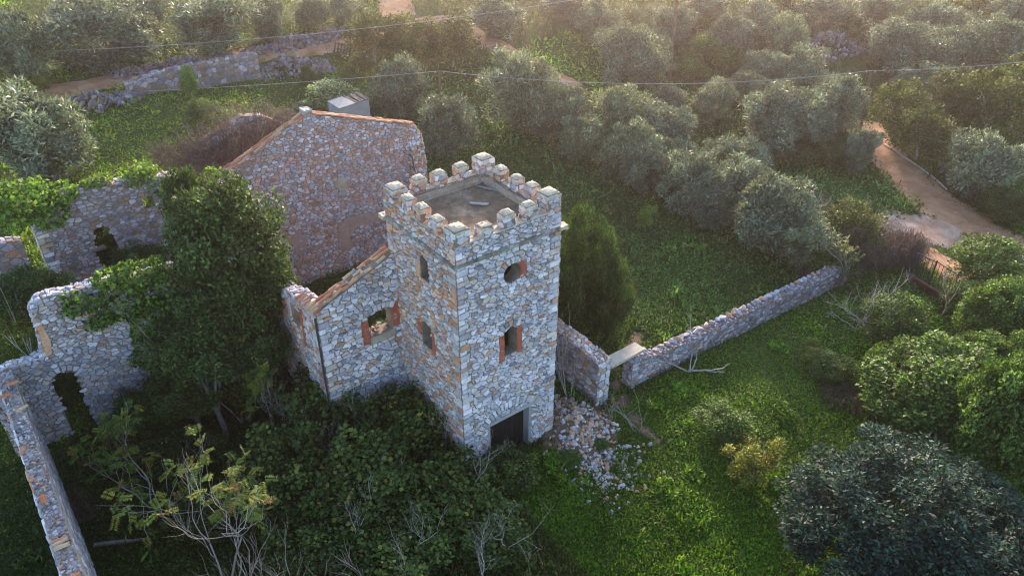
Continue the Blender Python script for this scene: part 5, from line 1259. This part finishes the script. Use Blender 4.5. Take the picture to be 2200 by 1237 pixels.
def cover():
    BK = at(1195, 95)[:2]
    rg = np.random.default_rng(77); N_ = 1000000
    d = np.exp(rg.uniform(math.log(17), math.log(175), N_)); th = YAW+rg.uniform(-.95, .85, N_); x = CAM[0]+d*np.sin(th); y = CAM[1]+d*np.cos(th)
    keep = rg.random(N_) < np.clip(38/d, .25, 1)
    x, y, d = x[keep], y[keep], d[keep]; ok = clear_mask(x, y); x, y, d = x[ok], y[ok], d[ok]
    z = height(x, y); dv = np.stack([x, y, z], 1)-CAM; zz = dv@_f; px = 1100+FPX*(dv@_r)/zz; py = 618.5-FPX*(dv@_u)/zz
    ok = (px > -250) & (px < 2450) & (py > -160) & (py < 1500); x, y, z, d = x[ok], y[ok], z[ok], d[ok]
    n1 = noise2(x, y, .55, 1); n2 = noise2(x, y, .17, 4); n3 = noise2(x, y, 1.5, 2)
    bare_ = (noise2(x, y, .42, 9)+rg.normal(0, .12, len(x)) > .86); x, y, z, d, n1, n2, n3 = [q[~bare_] for q in (x, y, z, d, n1, n2, n3)]
    n = len(x); hum = np.clip(.10+.16*n1+.10*n3, .0, .5)
    front = (y < -.6) & (x > 1); left = (x < -3.5) | ((y > 20) & (y < 62) & (x < -3.5+(y-20)*.85)); field = (y > -.3) & (x > 5) & (y < 42) & (x < 46) & ~left; bank = np.hypot(x-BK[0], (y-BK[1])*.7) < 9+3*n1
    cA = np.array([(.056, .142, .006), (.088, .190, .009), (.033, .086, .006), (.135, .215, .015)]); cB = np.array([(.052, .125, .015), (.082, .172, .024), (.140, .225, .062), (.030, .064, .010)])
    cC = np.array([(.105, .200, .012), (.170, .275, .018), (.056, .105, .011), (.14, .165, .025)]); cD = np.array([(.050, .086, .016), (.078, .115, .022), (.034, .052, .013), (.115, .108, .038)])
    k = rg.integers(0, 4, n); col = cA[k]; col[field] = cB[k[field]]; col[left] = cC[k[left]]; col[bank] = cC[k[bank]]*1.6; yard = left & (y < 12.2); col[yard] = cB[k[yard]]*.45; far = (~front) & (~field) & (~left); col[far] = cD[k[far]]  # yard leaves get a darker tint, painting in the shade under the trees
    pt = noise2(x, y, .8, 5) > .55; hum = hum+.18*pt; col = col*(1+.34*n2+.26*n1+.22*pt)[:, None]*rg.uniform(.75, 1.25, (n, 1)); dry = rg.random(n) < np.clip(.02+.10*(n2 > .35), 0, 1); col[dry] = np.array((.17, .14, .06))*rg.uniform(.7, 1.2, (dry.sum(), 1))
    big = np.clip(d/42, .9, 3.2)**.8; size = .135*big*np.where(field, 1.35, 1.0)*np.where(n1 > .45, 1.35, 1)*np.where(pt, 1.6, 1)*rg.uniform(.7, 1.3, n)
    P = np.stack([x, y, z+np.maximum(hum, 0)*rg.random(n)*big**.5+.01], 1); up = unit(np.stack([rg.normal(0, .35, n), rg.normal(0, .35, n), np.ones(n)], 1))
    wide = np.where((far & (rg.random(n) < .55)) | (rg.random(n) < .2), .2, .74); grass = wide < .5
    ax = unit(rg.normal(size=(n, 3))*np.array((1, 1, .35))+np.where(grass, 2.2, .25)[:, None]*np.array((0, 0, 1.))); sd_ = unit(np.cross(ax, up)+1e-6); l = (size*np.where(grass, 1.9, 1))[:, None]; w = l*wide[:, None]
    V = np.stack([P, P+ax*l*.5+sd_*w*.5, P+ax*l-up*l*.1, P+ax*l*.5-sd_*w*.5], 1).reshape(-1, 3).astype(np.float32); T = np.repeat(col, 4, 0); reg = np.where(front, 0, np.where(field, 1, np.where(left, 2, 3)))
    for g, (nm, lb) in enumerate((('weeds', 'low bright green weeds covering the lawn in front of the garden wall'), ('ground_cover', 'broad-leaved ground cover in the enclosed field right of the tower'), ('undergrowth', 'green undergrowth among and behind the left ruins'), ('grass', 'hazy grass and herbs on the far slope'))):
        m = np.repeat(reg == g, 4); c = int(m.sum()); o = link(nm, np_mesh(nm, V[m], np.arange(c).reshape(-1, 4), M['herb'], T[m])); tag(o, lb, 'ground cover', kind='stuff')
    print('COVER quads', n)
cover()

# ------------------------------------------------------------------ haze
def haze():
    V, F = box_vf(-420, -370, -4.5, 520, 520, 31.0); m = bpy.data.materials.new('haze'); m.use_nodes = True; t = m.node_tree; t.nodes.clear()
    o = t.nodes.new('ShaderNodeOutputMaterial'); v = t.nodes.new('ShaderNodeVolumePrincipled'); v.inputs['Color'].default_value = (1.0, .85, .84, 1); v.inputs['Density'].default_value = HAZE_DENSITY; v.inputs['Anisotropy'].default_value = HAZE_G
    t.links.new(v.outputs[0], o.inputs['Volume']); ob = link('haze', py_mesh('haze', V, F, m)); tag(ob, kind='stuff')
haze()
